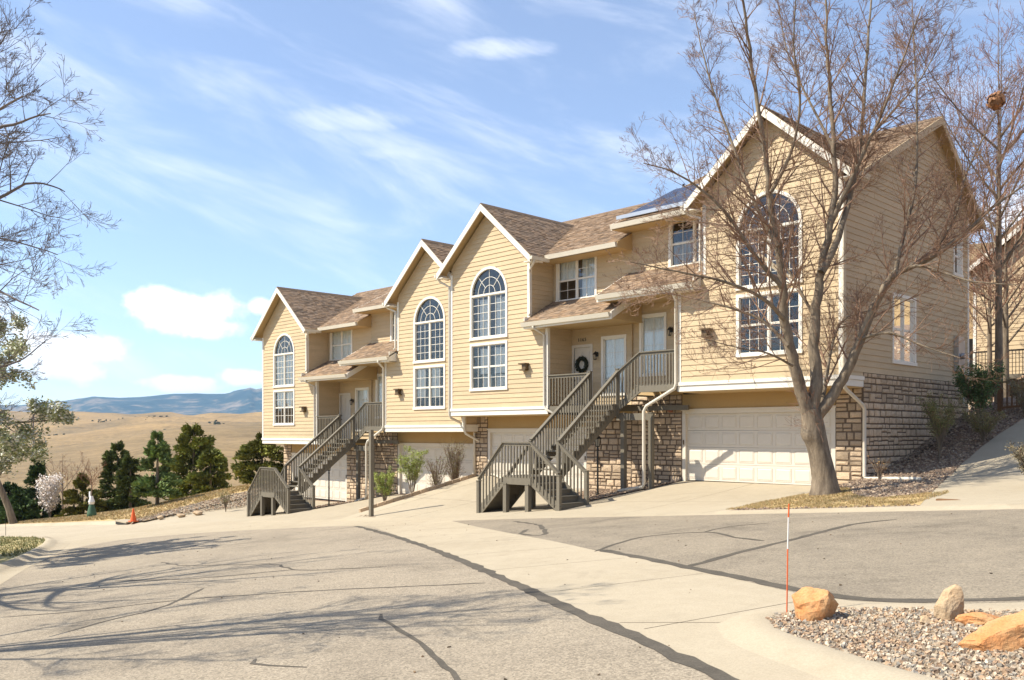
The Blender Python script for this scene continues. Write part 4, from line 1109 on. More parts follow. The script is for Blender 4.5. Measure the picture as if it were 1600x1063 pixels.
# ---------------------------------------------------------------- bare trees
def sprig(mb, p, d, L, r, lev, rng, P, tw=None):
    """recursive branch: p start, d direction, L length, r radius, lev levels left"""
    n = 3 if lev > 0 else 2
    pts = [Vector(p)]; rad = [r]; d = Vector(d).normalized()
    wob = P['wob']
    for i in range(n):
        d = (d+Vector((rng.uniform(-wob, wob), rng.uniform(-wob, wob), rng.uniform(-wob, wob)+P['up']))).normalized()
        pts.append(pts[-1]+d*L/n); rad.append(max(P['rmin'], r*(1-.8*(i+1)/n)))
    mb.tube(pts, rad, 4 if r > .012 else 3, cap=False)
    if lev <= 0: 
        if tw is not None: tw.append((pts[-1], d)); tw.append((pts[1], d))
        return
    k = P['kids'][lev]
    for i in range(k):
        t = rng.uniform(.12, 1.0); j = min(n-1, int(t*n)); q = pts[j].lerp(pts[j+1], t*n-j)
        ax = (pts[j+1]-pts[j]).normalized(); o = ax.orthogonal().normalized(); o = Matrix.Rotation(rng.uniform(0, 2*math.pi), 3, ax) @ o
        a = rng.uniform(*P['ang']); nd = ax*math.cos(a)+o*math.sin(a)
        sprig(mb, q, nd, L*rng.uniform(*P['len'])*(1.1-.45*t), max(P['rmin'], r*.55*(1-.4*t)), lev-1, rng, P, tw)
def limb(root, pts, r0, r1, rng, P, twigs, sec, name='limb', mt='bark', Ls=(.8, 2.0), droop=None, dens=2.6, tw=None, off=(0, 0, 0)):
    V = [Vector(p) for p in pts]
    sp = []
    for i in range(len(V)-1):
        p0 = V[max(i-1, 0)]; p1 = V[i]; p2 = V[i+1]; p3 = V[min(i+2, len(V)-1)]
        for j in range(4):
            t = j/4; q = .5*((2*p1)+(p2-p0)*t+(2*p0-5*p1+4*p2-p3)*t*t+(3*p1-p0-3*p2+p3)*t*t*t)
            sp.append(q+Vector((rng.uniform(-1, 1), rng.uniform(-1, 1), rng.uniform(-1, 1)))*r0*.16)
    sp.append(V[-1]); n = len(sp)
    rad = [r0+(r1-r0)*(i/(n-1))**.8 for i in range(n)]
    mb = MB(); mb.tube(sp, rad, 9 if r0 > .08 else 6, cap=False); obj(name, mb, mt, root, smooth=True, off=off)
    for i in range(n-1):
        seg = (sp[i+1]-sp[i]); c = seg.length*dens; k = int(c)+(rng.random() < c-int(c)); t = i/(n-1)
        if t < sec: continue
        for _ in range(k):
            q = sp[i].lerp(sp[i+1], rng.random()); ax = seg.normalized(); o = Matrix.Rotation(rng.uniform(0, 2*math.pi), 3, ax) @ ax.orthogonal().normalized()
            a = rng.uniform(.5, 1.15); nd = (ax*math.cos(a)+o*math.sin(a)); nd.z += .15
            L = rng.uniform(*Ls)*(1.15-.6*t); sprig(twigs, q, nd, L, min(rad[i]*.5, .016+L*.007), P['lev'], rng, P, tw)
def big_tree():
    P = dict(wob=.15, up=.07, rmin=.003, kids={3: 4, 2: 5, 1: 3}, ang=(.4, 1.0), len=(.38, .66), lev=3)
    TREE_A = [(-10.44, 20.97, -0.19), (-10.48, 20.92, 0.43), (-10.58, 20.82, 1.06), (-10.68, 20.72, 1.64), (-10.73, 20.68, 2.08)]
    LIMBS_A = [(0.17, 0.02, [(-10.77, 20.63, 2.01), (-10.89, 20.41, 2.71), (-10.96, 20.22, 3.33), (-11.02, 20.01, 4.11), (-11.01, 19.87, 4.87), (-11.02, 19.71, 5.78), (-11.07, 19.49, 6.68), (-11.09, 19.3, 7.57), (-11.15, 19.06, 8.75), (-11.2, 18.84, 9.92), (-11.26, 18.59, 11.22), (-11.35, 18.31, 12.5)]), (0.18, 0.02, [(-10.68, 20.72, 2.01), (-10.64, 20.84, 2.88), (-10.72, 20.85, 3.67), (-10.71, 20.97, 4.64), (-10.66, 21.13, 5.61), (-10.56, 21.35, 6.58), (-10.5, 21.53, 7.57), (-10.57, 21.58, 8.88), (-10.68, 21.6, 10.21), (-10.77, 21.64, 11.55), (-10.84, 21.71, 13.56)]), (0.1, 0.015, [(-10.53, 20.88, 5.48), (-10.35, 21.4, 6.4), (-10.26, 21.92, 7.6), (-10.25, 22.42, 9.0), (-10.32, 22.85, 10.78), (-10.4, 23.32, 12.63), (-10.45, 23.83, 14.36)]), (0.155, 0.07, [(-10.62, 20.79, 1.85), (-10.25, 21.03, 2.52), (-9.98, 21.14, 3.09), (-9.7, 21.23, 3.78), (-9.42, 21.31, 4.54), (-9.11, 21.42, 5.13), (-8.92, 21.39, 5.33)]), (0.075, 0.012, [(-8.94, 21.37, 5.29), (-8.33, 21.79, 5.61), (-7.75, 22.19, 6.11), (-7.18, 22.57, 6.75), (-6.62, 22.95, 7.23), (-5.86, 23.54, 7.93)]), (0.055, 0.01, [(-8.97, 21.33, 5.18), (-8.44, 21.31, 5.41), (-7.87, 21.32, 5.19), (-7.21, 21.42, 4.9), (-6.38, 21.7, 4.76)]), (0.06, 0.012, [(-8.92, 21.39, 5.33), (-8.9, 21.78, 6.23), (-8.81, 22.25, 7.53), (-8.88, 22.55, 9.02), (-9.02, 22.78, 10.71), (-9.18, 22.98, 12.27)]), (0.065, 0.01, [(-10.63, 21.06, 2.09), (-10.67, 21.43, 2.98), (-10.71, 21.78, 3.74), (-10.63, 22.26, 4.43), (-10.39, 22.92, 4.66), (-9.92, 23.8, 5.0)]), (0.06, 0.01, [(-10.91, 19.76, 4.23), (-11.04, 18.92, 4.7), (-11.39, 17.84, 4.99), (-11.82, 16.68, 5.12), (-12.25, 15.51, 5.24)]), (0.05, 0.01, [(-10.95, 20.01, 3.63), (-11.58, 19.84, 4.3), (-12.42, 19.44, 4.69), (-13.39, 18.9, 5.0), (-14.38, 18.34, 5.21)]), (0.06, 0.01, [(-10.9, 19.64, 4.99), (-11.23, 18.95, 5.71), (-11.52, 18.31, 6.56), (-11.8, 17.67, 7.1), (-12.18, 16.94, 7.5), (-12.49, 16.28, 7.62)]), (0.06, 0.01, [(-10.93, 19.46, 5.96), (-11.46, 19.35, 7.03), (-11.95, 19.27, 8.37), (-12.44, 19.19, 9.74), (-12.84, 19.22, 10.98), (-13.18, 19.3, 12.25)]), (0.035, 0.008, [(-10.83, 19.99, 3.13), (-10.93, 19.03, 3.38), (-11.03, 18.07, 3.43), (-11.3, 16.92, 3.59)]), (0.07, 0.012, [(-10.56, 21.42, 6.76), (-9.99, 21.51, 7.94), (-9.43, 21.58, 9.08), (-8.93, 21.59, 10.19), (-8.41, 21.62, 11.55)]), (0.045, 0.01, [(-10.39, 22.74, 8.97), (-10.07, 23.74, 9.94), (-9.66, 24.83, 11.14), (-9.3, 25.88, 12.74)]), (0.05, 0.01, [(-8.29, 21.75, 5.61), (-8.02, 22.6, 6.68), (-7.97, 23.23, 7.87), (-7.73, 24.05, 9.1), (-7.47, 24.89, 10.53)]), (0.05, 0.01, [(-10.98, 19.26, 7.24), (-10.49, 19.27, 8.04), (-10.16, 19.1, 9.11), (-10.09, 18.67, 10.28), (-9.87, 18.4, 11.41)]), (0.045, 0.01, [(-10.77, 21.06, 4.33), (-11.51, 20.98, 5.7), (-12.22, 20.94, 6.62), (-13.29, 20.51, 7.06), (-14.53, 19.92, 7.26)]), (0.045, 0.01, [(-9.68, 21.18, 3.78), (-8.97, 21.15, 3.87), (-8.23, 21.14, 3.52), (-7.41, 21.21, 3.18)]), (0.045, 0.01, [(-10.66, 21.75, 8.78), (-11.44, 21.85, 10.32), (-12.11, 22.07, 11.76), (-12.62, 22.46, 13.44)])]
    b = TREE_A[0]
    root = thing('bare_tree', 'big leafless tree with a thick leaning trunk in front of the garage on the right', 'tree', b)
    rng = random.Random(21)
    rad = [.39, .285, .255, .27, .235]; sp = [Vector(p) for p in TREE_A]; sp[0].z -= .15; pts = []; rr = []
    for i in range(4):
        for j in range(6):
            t = j/6; pts.append(sp[i].lerp(sp[i+1], t)); rr.append(rad[i]+(rad[i+1]-rad[i])*t)
    pts.append(sp[-1]); rr.append(rad[-1])
    mb = MB(); mb.tube(pts, rr, 20, cap=False)
    vs = []
    for (x, y, z) in mb.v:      # furrows, buttress roots and burls
        k = Vector((x, y, z)); c = min(pts, key=lambda q: abs(q.z-z)); d = Vector((x-c.x, y-c.y, 0)); a = math.atan2(d.y, d.x)
        h = z-b[2]; f = 1+.05*noise.noise(Vector((a*3, z*.7, 1)))+.045*math.sin(a*9+z*2.2)*noise.noise(Vector((a*2, z*1.5, 4)))*2
        f += max(0, .45-h)*.8*max(0, math.sin(a*5+1))
        f += .28*math.exp(-((z-b[2]-1.62)**2)/.02)*max(0, math.cos(a-4.2))
        vs.append((c.x+d.x*f, c.y+d.y*f, z))
    mb.v = vs; obj('trunk', mb, 'bark', root, smooth=True, off=b)
    tw = MB(); rng = random.Random(22)
    for k, (r0, r1, pts) in enumerate(LIMBS_A):
        big = r0 > .09
        limb(root, pts, r0, r1, rng, P, tw, .30 if big else .05, Ls=(1.0, 2.5) if big else (.7, 2.0), dens=3.9 if big else 5.8, off=b)
    obj('twigs', tw, 'twig', root, kind='stuff', off=b)
    # short suckers round the crotch
    mb = MB()
    for i in range(26):
        q = Vector((b[0]-.35+rng.uniform(-.3, .3), b[1]-.3+rng.uniform(-.2, .2), b[2]+2.0+rng.uniform(-.3, .7))); d = Vector((rng.uniform(-1, 1), rng.uniform(-1.4, .1), rng.uniform(-.1, .9)))
        sprig(mb, q, d, rng.uniform(.3, .9), .006, 1, rng, dict(P, lev=1))
    obj('suckers', mb, 'twig_red', root, kind='stuff', off=b)
big_tree()
# squirrel's nest of leaves held in the outer branches
rng = random.Random(4); mb = MB(); c = Vector((-7.35, 23.4, 9.50))
for i in range(700):
    d = Vector((rng.gauss(0, 1), rng.gauss(0, 1), rng.gauss(0, 1.15))).normalized(); q = d*rng.uniform(.06, .20)*(1+.35*rng.random()**4); a = d.cross(Vector((rng.uniform(-1, 1), rng.uniform(-1, 1), rng.uniform(-1, 1)))).normalized()*rng.uniform(.03, .08); b = d.cross(a).normalized()*.03
    k = rng.uniform(.5, 1.5); mb.quad(tuple(q-a-b), tuple(q+a-b), tuple(q+a*.6+b), tuple(q-a+b), tint=(.75*k, .36*k, .16*k))
o = obj('squirrel_nest', mb, 'leaf'); o.location = c; tag(o, 'ball of brown leaves, a nest, high in the branches at the right', 'nest')

def bare_tree(name, label, base, H, spread, seed, nl=8, mt='bark', tm='twig', lean=(0, 0), r=.12, fork=.3, group=None, lev=2, dens=3.0, kids={2: 5, 1: 4}):
    rng = random.Random(seed); root = thing(name, label, 'tree', base, group)
    P = dict(wob=.22, up=.10, rmin=.004, kids=kids, ang=(.4, 1.0), len=(.35, .6), lev=lev); tw = MB()
    pts = [(0, 0, -.2), (lean[0]*.15, lean[1]*.15, H*.15), (lean[0]*.5, lean[1]*.5, H*.45), (lean[0], lean[1], H*.72)]
    mb = MB(); mb.tube(pts, [r*1.25, r, r*.75, r*.35], 9, cap=False); obj('trunk', mb, mt, root, smooth=True)
    for k in range(nl):
        t = fork+(1-fork)*k/nl; j = Vector(pts[1]).lerp(Vector(pts[3]), t) if t > .2 else Vector(pts[1])
        a = k*2.4+rng.uniform(-.4, .4); L = H*(1-.5*t)*.5
        e = Vector((math.cos(a)*spread, math.sin(a)*spread, 0))
        limb(root, [tuple(j), tuple(j+e*.35+Vector((0, 0, L*.3))), tuple(j+e*.75+Vector((0, 0, L*.75))), tuple(j+e+Vector((0, 0, L*1.2)))], r*.4, .008, rng, P, tw, .1, Ls=(H*.06, H*.2), dens=dens, mt=mt)
    limb(root, [pts[3], (lean[0], lean[1], H*.85), (lean[0]*1.1, lean[1]*1.1, H)], r*.35, .008, rng, P, tw, 0, Ls=(H*.05, H*.14), dens=dens+1, mt=mt)
    obj('twigs', tw, tm, root, kind='stuff'); return root
def left_tree():
    P = dict(wob=.13, up=.05, rmin=.0018, kids={3: 4, 2: 5, 1: 4}, ang=(.4, .9), len=(.4, .66), lev=3)
    TR = [(-14.33, -1.12, -0.42), (-14.26, -1.05, 0.67), (-14.14, -0.92, 1.75), (-14.12, -0.9, 2.7), (-14.14, -0.92, 3.85)]
    LL = [(0.1, 0.008, [(-14.1, -0.88, 1.89), (-12.47, 0.68, 2.83), (-11.11, 1.96, 3.35), (-10.32, 2.65, 4.04), (-9.95, 2.91, 4.53), (-9.59, 3.16, 4.66), (-9.3, 3.34, 4.71)]), (0.1, 0.008, [(-14.1, -0.88, 2.29), (-12.93, 0.54, 3.2), (-11.91, 1.81, 3.51), (-11.1, 2.85, 3.86), (-10.91, 3.26, 4.13), (-10.77, 3.62, 4.37), (-10.69, 3.92, 4.3)]), (0.08, 0.008, [(-14.1, -0.88, 2.02), (-12.48, 0.53, 2.81), (-11.1, 1.69, 3.05), (-9.99, 2.57, 3.11), (-9.44, 2.88, 2.91), (-8.95, 3.13, 2.68)]), (0.08, 0.008, [(-14.1, -0.88, 2.84), (-12.64, 0.53, 3.77), (-11.16, 1.97, 4.29), (-10.4, 2.67, 4.91), (-10.12, 2.87, 5.18), (-9.83, 3.09, 5.62)]), (0.08, 0.008, [(-14.1, -0.88, 3.52), (-12.91, 0.54, 4.44), (-11.64, 2.05, 5.18), (-11.07, 2.85, 5.8), (-11.02, 3.09, 6.22), (-11.0, 3.32, 6.65)]), (0.07, 0.008, [(-14.1, -0.88, 2.29), (-13.13, 0.55, 3.16), (-12.27, 1.86, 3.5), (-11.6, 2.98, 3.63), (-11.56, 3.45, 3.83), (-11.39, 4.06, 3.69)]), (0.07, 0.008, [(-14.1, -0.88, 2.57), (-12.15, 0.76, 3.59), (-10.73, 1.84, 3.92), (-9.73, 2.5, 4.17), (-9.18, 2.69, 4.44), (-8.62, 2.9, 4.59)]), (0.06, 0.006, [(-14.1, -0.88, 1.62), (-12.6, 0.79, 1.75), (-11.26, 2.28, 1.76), (-10.88, 2.8, 1.93), (-10.67, 3.12, 2.17), (-10.49, 3.43, 2.33), (-10.41, 3.64, 2.55)]), (0.09, 0.01, [(-14.1, -0.88, 3.72), (-13.19, 0.3, 5.48), (-12.44, 1.31, 6.82), (-12.15, 1.84, 8.48)]), (0.09, 0.01, [(-14.19, -0.97, 3.72), (-14.23, -1.37, 5.64), (-14.07, -1.57, 7.78)]), (0.09, 0.01, [(-14.19, -0.97, 3.04), (-15.32, -2.14, 4.74), (-16.27, -3.12, 6.77)]), (0.09, 0.01, [(-14.1, -0.88, 3.38), (-15.47, -0.5, 5.55), (-16.97, -0.25, 9.02)]), (0.09, 0.01, [(-14.1, -0.88, 3.04), (-12.02, -0.17, 4.09), (-10.23, 0.23, 5.13)])]
    K = Vector((UX, VX, 0))*-.55; mv = lambda p: tuple(Vector(p)+K); TR = [mv(p) for p in TR]; LL = [(a, c, [mv(p) for p in q]) for a, c, q in LL]
    b = TR[0]; root = thing('bare_tree', 'leafless tree at the left edge whose branches hang into the sky and shade the street', 'tree', b)
    mb = MB(); mb.tube(TR, [.30, .24, .22, .2, .15], 14, cap=False); obj('trunk', mb, 'bark', root, smooth=True, off=b)
    rng = random.Random(31); tw = MB()
    for (r0, r1, pts) in LL: limb(root, pts, r0*.6, r1*.7, rng, P, tw, .34, Ls=(.4, 1.25), dens=6.4, off=b, mt='twig_grey')
    obj('twigs', tw, 'twig_grey', root, kind='stuff', off=b)
left_tree()
bare_tree('bare_tree', 'slim bare tree with reddish twigs just behind the right corner of the row', (-10.35, 33.2, near(-10.35, 33.2)), 13.0, 3.0, 41, nl=14, r=.12, tm='twig_red', mt='bark', fork=.35, dens=3.6)
bare_tree('bare_tree', 'bare reddish tree farther up the slope at the right edge of the picture', (-11.6, 38.0, near(-11.6, 38.0)), 9.5, 2.6, 42, nl=12, r=.13, tm='twig_red', dens=4.2)
bare_tree('bare_tree', 'reddish leafless tree between the end of the row and the neighbouring house', (-13.3, 41.5, near(-13.3, 41.5)), 8.0, 2.4, 46, nl=11, r=.11, tm='twig_red', dens=4.2)
bare_tree('bare_tree', 'small leafless tree with a leaning trunk on the lawn at the far left edge', (-66.4, 17.95, near(-66.4, 17.95)+.05), 7.4, 3.0, 43, nl=8, r=.22, tm='twig', fork=.35, lean=(-.6, -2.2), dens=1.6)
bare_tree('bare_tree', 'thin brown leafless tree between the white blossom tree and the olive pine', (-85.33, 26.97, near(-85.3, 27.0)), 8.6, 2.0, 44, nl=8, r=.12, tm='twig_red', dens=1.8)
bare_tree('bare_tree', 'bare street tree out of view on the left, its shade on the asphalt', (-19.8, 1.4, near(-19.8, 1.4)+.1), 9.0, 3.4, 45, nl=13, r=.26, tm='twig_grey', dens=1.6)

# ---------------------------------------------------------------- evergreens
def conifer(name, label, base, H, rb, seed, n, tint, shape='cone', clump=.26, trunk_h=.0, group='evergreens beyond the lawn', ttint=(1, 1, 1), cat='tree'):
    rng = random.Random(seed); root = thing(name, label, cat, base, group)
    mb = MB(); mb.tube([(0, 0, -.2), (.02, 0, H*.5), (0, .02, H*.96)], [H*.022+.03, H*.015+.02, .01], 7, cap=False); obj('trunk', mb, 'bark', root, smooth=True)
    mb = MB(); lobes = []
    for k in range(130):
        h = rng.random()**1.25; a = rng.uniform(0, 6.283)
        if shape == 'cone': rr = rb*(1-h)**.75*rng.uniform(.55, 1.2)+.06
        elif shape == 'round': rr = rb*math.sqrt(max(.02, 1-(2*h-.75)**2*.8))*rng.uniform(.75, 1.12)*(1 if h < .8 else .7)
        else: rr = rb*math.sqrt(max(.03, 1-(max(0, h-.28)/.74)**2.2))*rng.uniform(.62, 1.16)*(.8+.2*min(1, h/.25))
        lobes.append((h, a, rr, rng.uniform(.55, 1.35)))
    for i in range(int(n*1.7)):
        h, a, rr, lk = rng.choice(lobes); t = rng.uniform(.12, 1.0)**.6
        z = trunk_h+(H-trunk_h)*h+rng.gauss(0, H*.014)-(t*rr*.12)
        r = rr*t; a2 = a+rng.gauss(0, .13+.08*(1-t)); c = Vector((r*math.cos(a2), r*math.sin(a2), z))
        s = 1.1*clump*rng.uniform(.5, 1.25); d = Vector((math.cos(a2), math.sin(a2), rng.uniform(-.1, 1.0))).normalized()
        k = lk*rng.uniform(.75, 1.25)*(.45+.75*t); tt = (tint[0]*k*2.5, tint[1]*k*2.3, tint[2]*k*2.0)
        for _ in range(2):
            sd = d.cross(Vector((rng.uniform(-1, 1), rng.uniform(-1, 1), rng.uniform(-1, 1)))).normalized()*s*.22
            e = (d+Vector((rng.uniform(-.6, .6), rng.uniform(-.6, .6), rng.uniform(-.5, .5)))).normalized()*s
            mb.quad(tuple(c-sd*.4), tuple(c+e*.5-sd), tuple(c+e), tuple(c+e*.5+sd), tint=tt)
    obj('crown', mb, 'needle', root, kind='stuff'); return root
def B(x, y): return (x, y, near(x, y))
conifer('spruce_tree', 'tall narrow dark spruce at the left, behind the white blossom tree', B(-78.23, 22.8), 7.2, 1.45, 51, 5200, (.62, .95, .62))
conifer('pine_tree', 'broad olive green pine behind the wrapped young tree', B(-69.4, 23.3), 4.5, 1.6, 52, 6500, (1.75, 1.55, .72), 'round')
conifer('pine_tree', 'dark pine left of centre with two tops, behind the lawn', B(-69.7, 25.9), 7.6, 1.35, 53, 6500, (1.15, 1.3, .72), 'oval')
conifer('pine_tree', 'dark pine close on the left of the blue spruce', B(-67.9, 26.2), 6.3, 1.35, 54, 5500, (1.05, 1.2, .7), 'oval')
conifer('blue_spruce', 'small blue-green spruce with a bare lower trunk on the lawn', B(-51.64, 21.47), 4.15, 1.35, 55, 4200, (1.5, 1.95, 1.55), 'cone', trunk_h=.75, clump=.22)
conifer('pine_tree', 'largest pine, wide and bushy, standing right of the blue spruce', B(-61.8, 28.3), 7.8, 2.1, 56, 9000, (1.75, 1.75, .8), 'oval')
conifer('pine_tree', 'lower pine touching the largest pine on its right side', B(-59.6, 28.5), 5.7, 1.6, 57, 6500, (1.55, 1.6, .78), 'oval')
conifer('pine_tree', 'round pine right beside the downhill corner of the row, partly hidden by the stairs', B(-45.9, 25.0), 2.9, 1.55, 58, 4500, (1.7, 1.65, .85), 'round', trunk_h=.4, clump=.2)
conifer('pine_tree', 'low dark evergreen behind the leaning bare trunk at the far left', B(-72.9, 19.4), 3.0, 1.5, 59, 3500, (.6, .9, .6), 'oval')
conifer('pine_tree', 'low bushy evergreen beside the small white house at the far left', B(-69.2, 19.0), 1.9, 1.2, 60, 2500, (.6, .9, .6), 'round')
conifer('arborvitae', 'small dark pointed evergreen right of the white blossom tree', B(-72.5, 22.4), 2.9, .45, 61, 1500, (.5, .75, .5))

def leafy(name, label, base, H, rb, seed, n, cols, leaf=.05, cat='tree', tm='twig', nl=7, r=.06, group=None, zlo=.25, lev=1):
    rng = random.Random(seed); root = thing(name, label, cat, base, group); P = dict(wob=.22, up=.12, rmin=.003, kids={2: 4, 1: 4}, ang=(.35, .9), len=(.35, .6), lev=lev); tw = MB(); tips = []
    for k in range(nl):
        a = k*2.4+rng.uniform(-.3, .3); q = rb*rng.uniform(.35, .95); e = Vector((math.cos(a)*q, math.sin(a)*q, H*rng.uniform(.75, 1.0)))
        limb(root, [(0, 0, -.1), (e.x*.12, e.y*.12, e.z*.3), (e.x*.5, e.y*.5, e.z*.68), tuple(e)], r, .006, rng, P, tw, zlo, name='stem', Ls=(H*.08, H*.25), dens=5, mt='bark', tw=tips)
    obj('twigs', tw, tm, root, kind='stuff')
    mb = MB()
    for i in range(n):
        q, d = rng.choice(tips); c = q+Vector((rng.gauss(0, 1), rng.gauss(0, 1), rng.gauss(0, 1)))*leaf*1.2; a = Vector((rng.uniform(-1, 1), rng.uniform(-1, 1), rng.uniform(-.3, 1))).normalized()*leaf*rng.uniform(.6, 1.3); b = a.orthogonal().normalized()*leaf*.4
        k = rng.uniform(.7, 1.25); col = rng.choice(cols); mb.quad(tuple(c), tuple(c+a*.5+b), tuple(c+a), tuple(c+a*.5-b), tint=tuple(x*k*2 for x in col))
    if n: obj('leaves', mb, 'leaf', root, kind='stuff')
    return root
leafy('blossom_tree', 'small tree covered in white blossom on the far left', B(-68.9, 20.92), 3.5, .95, 71, 4800, [(1.0, .93, .86), (.9, .82, .74), (.75, .64, .55)], .11, nl=9, r=.05, zlo=.35)
# young wrapped tree on the lawn
b = B(-56.39, 19.45); root = thing('young_tree', 'young staked tree on the lawn, trunk in white wrap with a green watering bag', 'tree', b)
mb = MB(); mb.tube([(0, 0, -.1), (.0, .0, 1.2), (.03, 0, 2.6)], [.05, .04, .015], 7); obj('trunk', mb, 'bark', root)
mb = MB(); mb.lathe([(.0, .02), (.30, .0), (.26, .35), (.14, .8), (.10, .95)], sides=10); mb.v = [(x+.08*max(0, .9-z), y, z) for x, y, z in mb.v]; obj('watering_bag', mb, 'green_bag', root, smooth=True)
mb = MB(); mb.lathe([(.16, .85), (.2, 1.0), (.13, 1.2), (.09, 1.35)], sides=8); mb.box(-.30, -.12, -.05, .05, 1.25, 1.6); obj('trunk_wrap', mb, 'white_paint', root)
mb = MB(); rng = random.Random(9); P0 = dict(wob=.25, up=.15, rmin=.006, kids={2: 4, 1: 4}, ang=(.4, .9), len=(.4, .6), lev=2)
for k in range(12): a = k*2.4; sprig(mb, Vector((0, 0, 1.6+k*.08)), Vector((math.cos(a), math.sin(a), 1.0)), 1.1, .014, 2, rng, P0)
obj('twigs', mb, 'twig_red', root, kind='stuff')
# big leafy tree reaching in at the left edge, pale new leaves
def foliage_tree():
    b = B(-28.6, 4.9); root = thing('budding_tree', 'large tree with pale green and white new leaves entering at the left edge', 'tree', b)
    rng = random.Random(81); P = dict(wob=.25, up=.04, rmin=.004, kids={2: 5, 1: 4}, ang=(.4, 1.0), len=(.35, .6), lev=2); tw = MB(); tips = []
    mb = MB(); mb.tube([(0, 0, -.3), (.1, 0, 2.2), (.0, .2, 5.0), (0, 0, 8)], [.34, .27, .2, .08], 12, cap=False); obj('trunk', mb, 'bark', root, smooth=True)
    for k in range(26):
        a = k*2.4; z = 1.9+k*.24; rr = 3.9*math.sin(math.pi*(k+6)/34)
        e = Vector((math.cos(a)*rr, math.sin(a)*rr, z+rng.uniform(-.5, 1.0)))
        limb(root, [(0, .1, z*.8), (e.x*.4, e.y*.4, z*.8+(e.z-z*.8)*.6), (e.x*.75, e.y*.75, e.z-.1), tuple(e)], .07, .008, rng, P, tw, .2, Ls=(.5, 1.3), dens=3.4, tw=tips)
    obj('twigs', tw, 'twig_grey', root, kind='stuff')
    mb = MB(); cols = [(.42, .43, .22), (.34, .37, .18), (.55, .54, .38), (.78, .76, .66), (.26, .29, .14), (.7, .68, .55)]
    for i in range(60000):
        q, d = rng.choice(tips)
        if q.z > 7.0 and rng.random() < .5: continue
        c = q+Vector((rng.gauss(0, 1), rng.gauss(0, 1), rng.gauss(0, 1)))*.07; a = Vector((rng.uniform(-1, 1), rng.uniform(-1, 1), rng.uniform(-.6, .8))).normalized()*rng.uniform(.06, .14); s = a.orthogonal().normalized()*.028
        k = rng.uniform(.75, 1.25); col = rng.choice(cols); mb.quad(tuple(c), tuple(c+a*.5+s), tuple(c+a), tuple(c+a*.5-s), tint=tuple(x*k*2 for x in col))
    obj('leaves', mb, 'leaf', root, kind='stuff')
foliage_tree()

# ---------------------------------------------------------------- shrubs
GRN = [(.28, .34, .06), (.36, .42, .08), (.22, .28, .05), (.42, .46, .12)]
def bush(x, y, H, rb, seed, n, label, cols=GRN, leaf=.035, nl=16, name='shrub', tm='twig', lev=1, zlo=.3):
    b = (x, y, near(x, y)+.03); return leafy(name, label, b, H, rb, seed, n, cols, leaf, 'shrub', tm, nl, .012, None, zlo, lev)
bush(-27.45, 20.0, 1.50, .55, 91, 5200, 'low bright green shrub, leftmost of those along the driveway edge', zlo=.35)
bush(-27.5, 21.35, 2.15, .60, 92, 6000, 'tall shrub with fresh green top, left of the bare shrubs by the driveway', zlo=.45)
bush(-27.5, 22.55, 1.95, .55, 93, 250, 'leafless thin-stemmed shrub between the green shrub and the olive one', nl=30)
bush(-27.5, 23.5, 2.45, .5, 94, 1400, 'tall twiggy shrub with few olive leaves right of the bare shrub', cols=[(.22, .2, .08), (.3, .27, .1)], nl=34)
bush(-9.75, 26.3, 1.75, .75, 95, 3400, 'sparse round shrub in front of the stone side wall', cols=[(.16, .18, .05), (.22, .23, .07), (.28, .24, .10)], nl=18, zlo=.45)
bush(-9.75, 29.4, 2.05, .80, 96, 6000, 'dense dark leafy holly bush at the rear corner of the stone wall', cols=[(.06, .11, .035), (.10, .16, .05), (.15, .20, .07)], leaf=.06, nl=18, zlo=.4, lev=2)
bush(-9.15, 28.0, .95, .75, 97, 3000, 'low olive shrub with needle-thin stems below the holly bush', cols=[(.18, .17, .06), (.25, .21, .08)], nl=26, zlo=.3)
bush(-10.35, 23.75, .62, .35, 98, 60, 'small dry orange twiggy plant by the downspout at the stone corner', cols=[(.4, .25, .1)], nl=16, tm='twig_red')
bush(-5.75, 20.6, .85, .65, 99, 2600, 'rounded dark shrub cut by the right edge beside the walkway', cols=[(.12, .10, .05), (.22, .17, .09)], nl=26)
bush(-8.9, 30.9, 1.2, .9, 102, 2200, 'dry tan shrub beside the brown railing at the top of the walkway', cols=[(.3, .25, .12), (.22, .2, .09)], nl=20)
bush(-10.2, 27.6, 1.25, .55, 103, 1400, 'thin dry shrub against the stone wall between the round shrub and the holly', cols=[(.26, .23, .1), (.2, .19, .07)], nl=18)
bush(-41.4, 20.6, .95, .55, 100, 500, 'small sparse shrub in the gravel left of the farther stairs', cols=[(.22, .22, .08)], nl=16)
bush(-14.2, 49.8, 1.1, 1.0, 101, 2500, 'yellow-green bush high on the slope at the right edge', cols=[(.34, .36, .12), (.4, .4, .16)], leaf=.08)

# ---------------------------------------------------------------- rocks, gravel and mulch
def rock(name, label, loc, size, seed, mt, rot=0.0, tilt=(0, 0), facet=.35):
    bm = bmesh.new(); bmesh.ops.create_icosphere(bm, subdivisions=4, radius=1); rng = random.Random(seed)
    planes = [(Vector((rng.gauss(0, 1), rng.gauss(0, 1), rng.gauss(0, 1))).normalized(), rng.uniform(.55, .88)) for _ in range(11)]
    for v in bm.verts:
        p = v.co.copy()
        for n, d in planes:
            k = p.dot(n)-d
            if k > 0: p -= n*k*.93
        s = Vector((seed*3.1, 0, 0))
        p += p.normalized()*(noise.fractal(p*2.2+s, 1, 2, 5)*.09+noise.noise(p*9+s)*.022)
        v.co = Vector((p.x*size[0], p.y*size[1], p.z*size[2]))
    me = bpy.data.meshes.new(name); bm.to_mesh(me); bm.free(); me.materials.append(MATS[mt])
    o = bpy.data.objects.new(name, me); C.objects.link(o); o.location = loc; o.rotation_euler = (tilt[0], tilt[1], rot); tag(o, label, 'rock'); return o
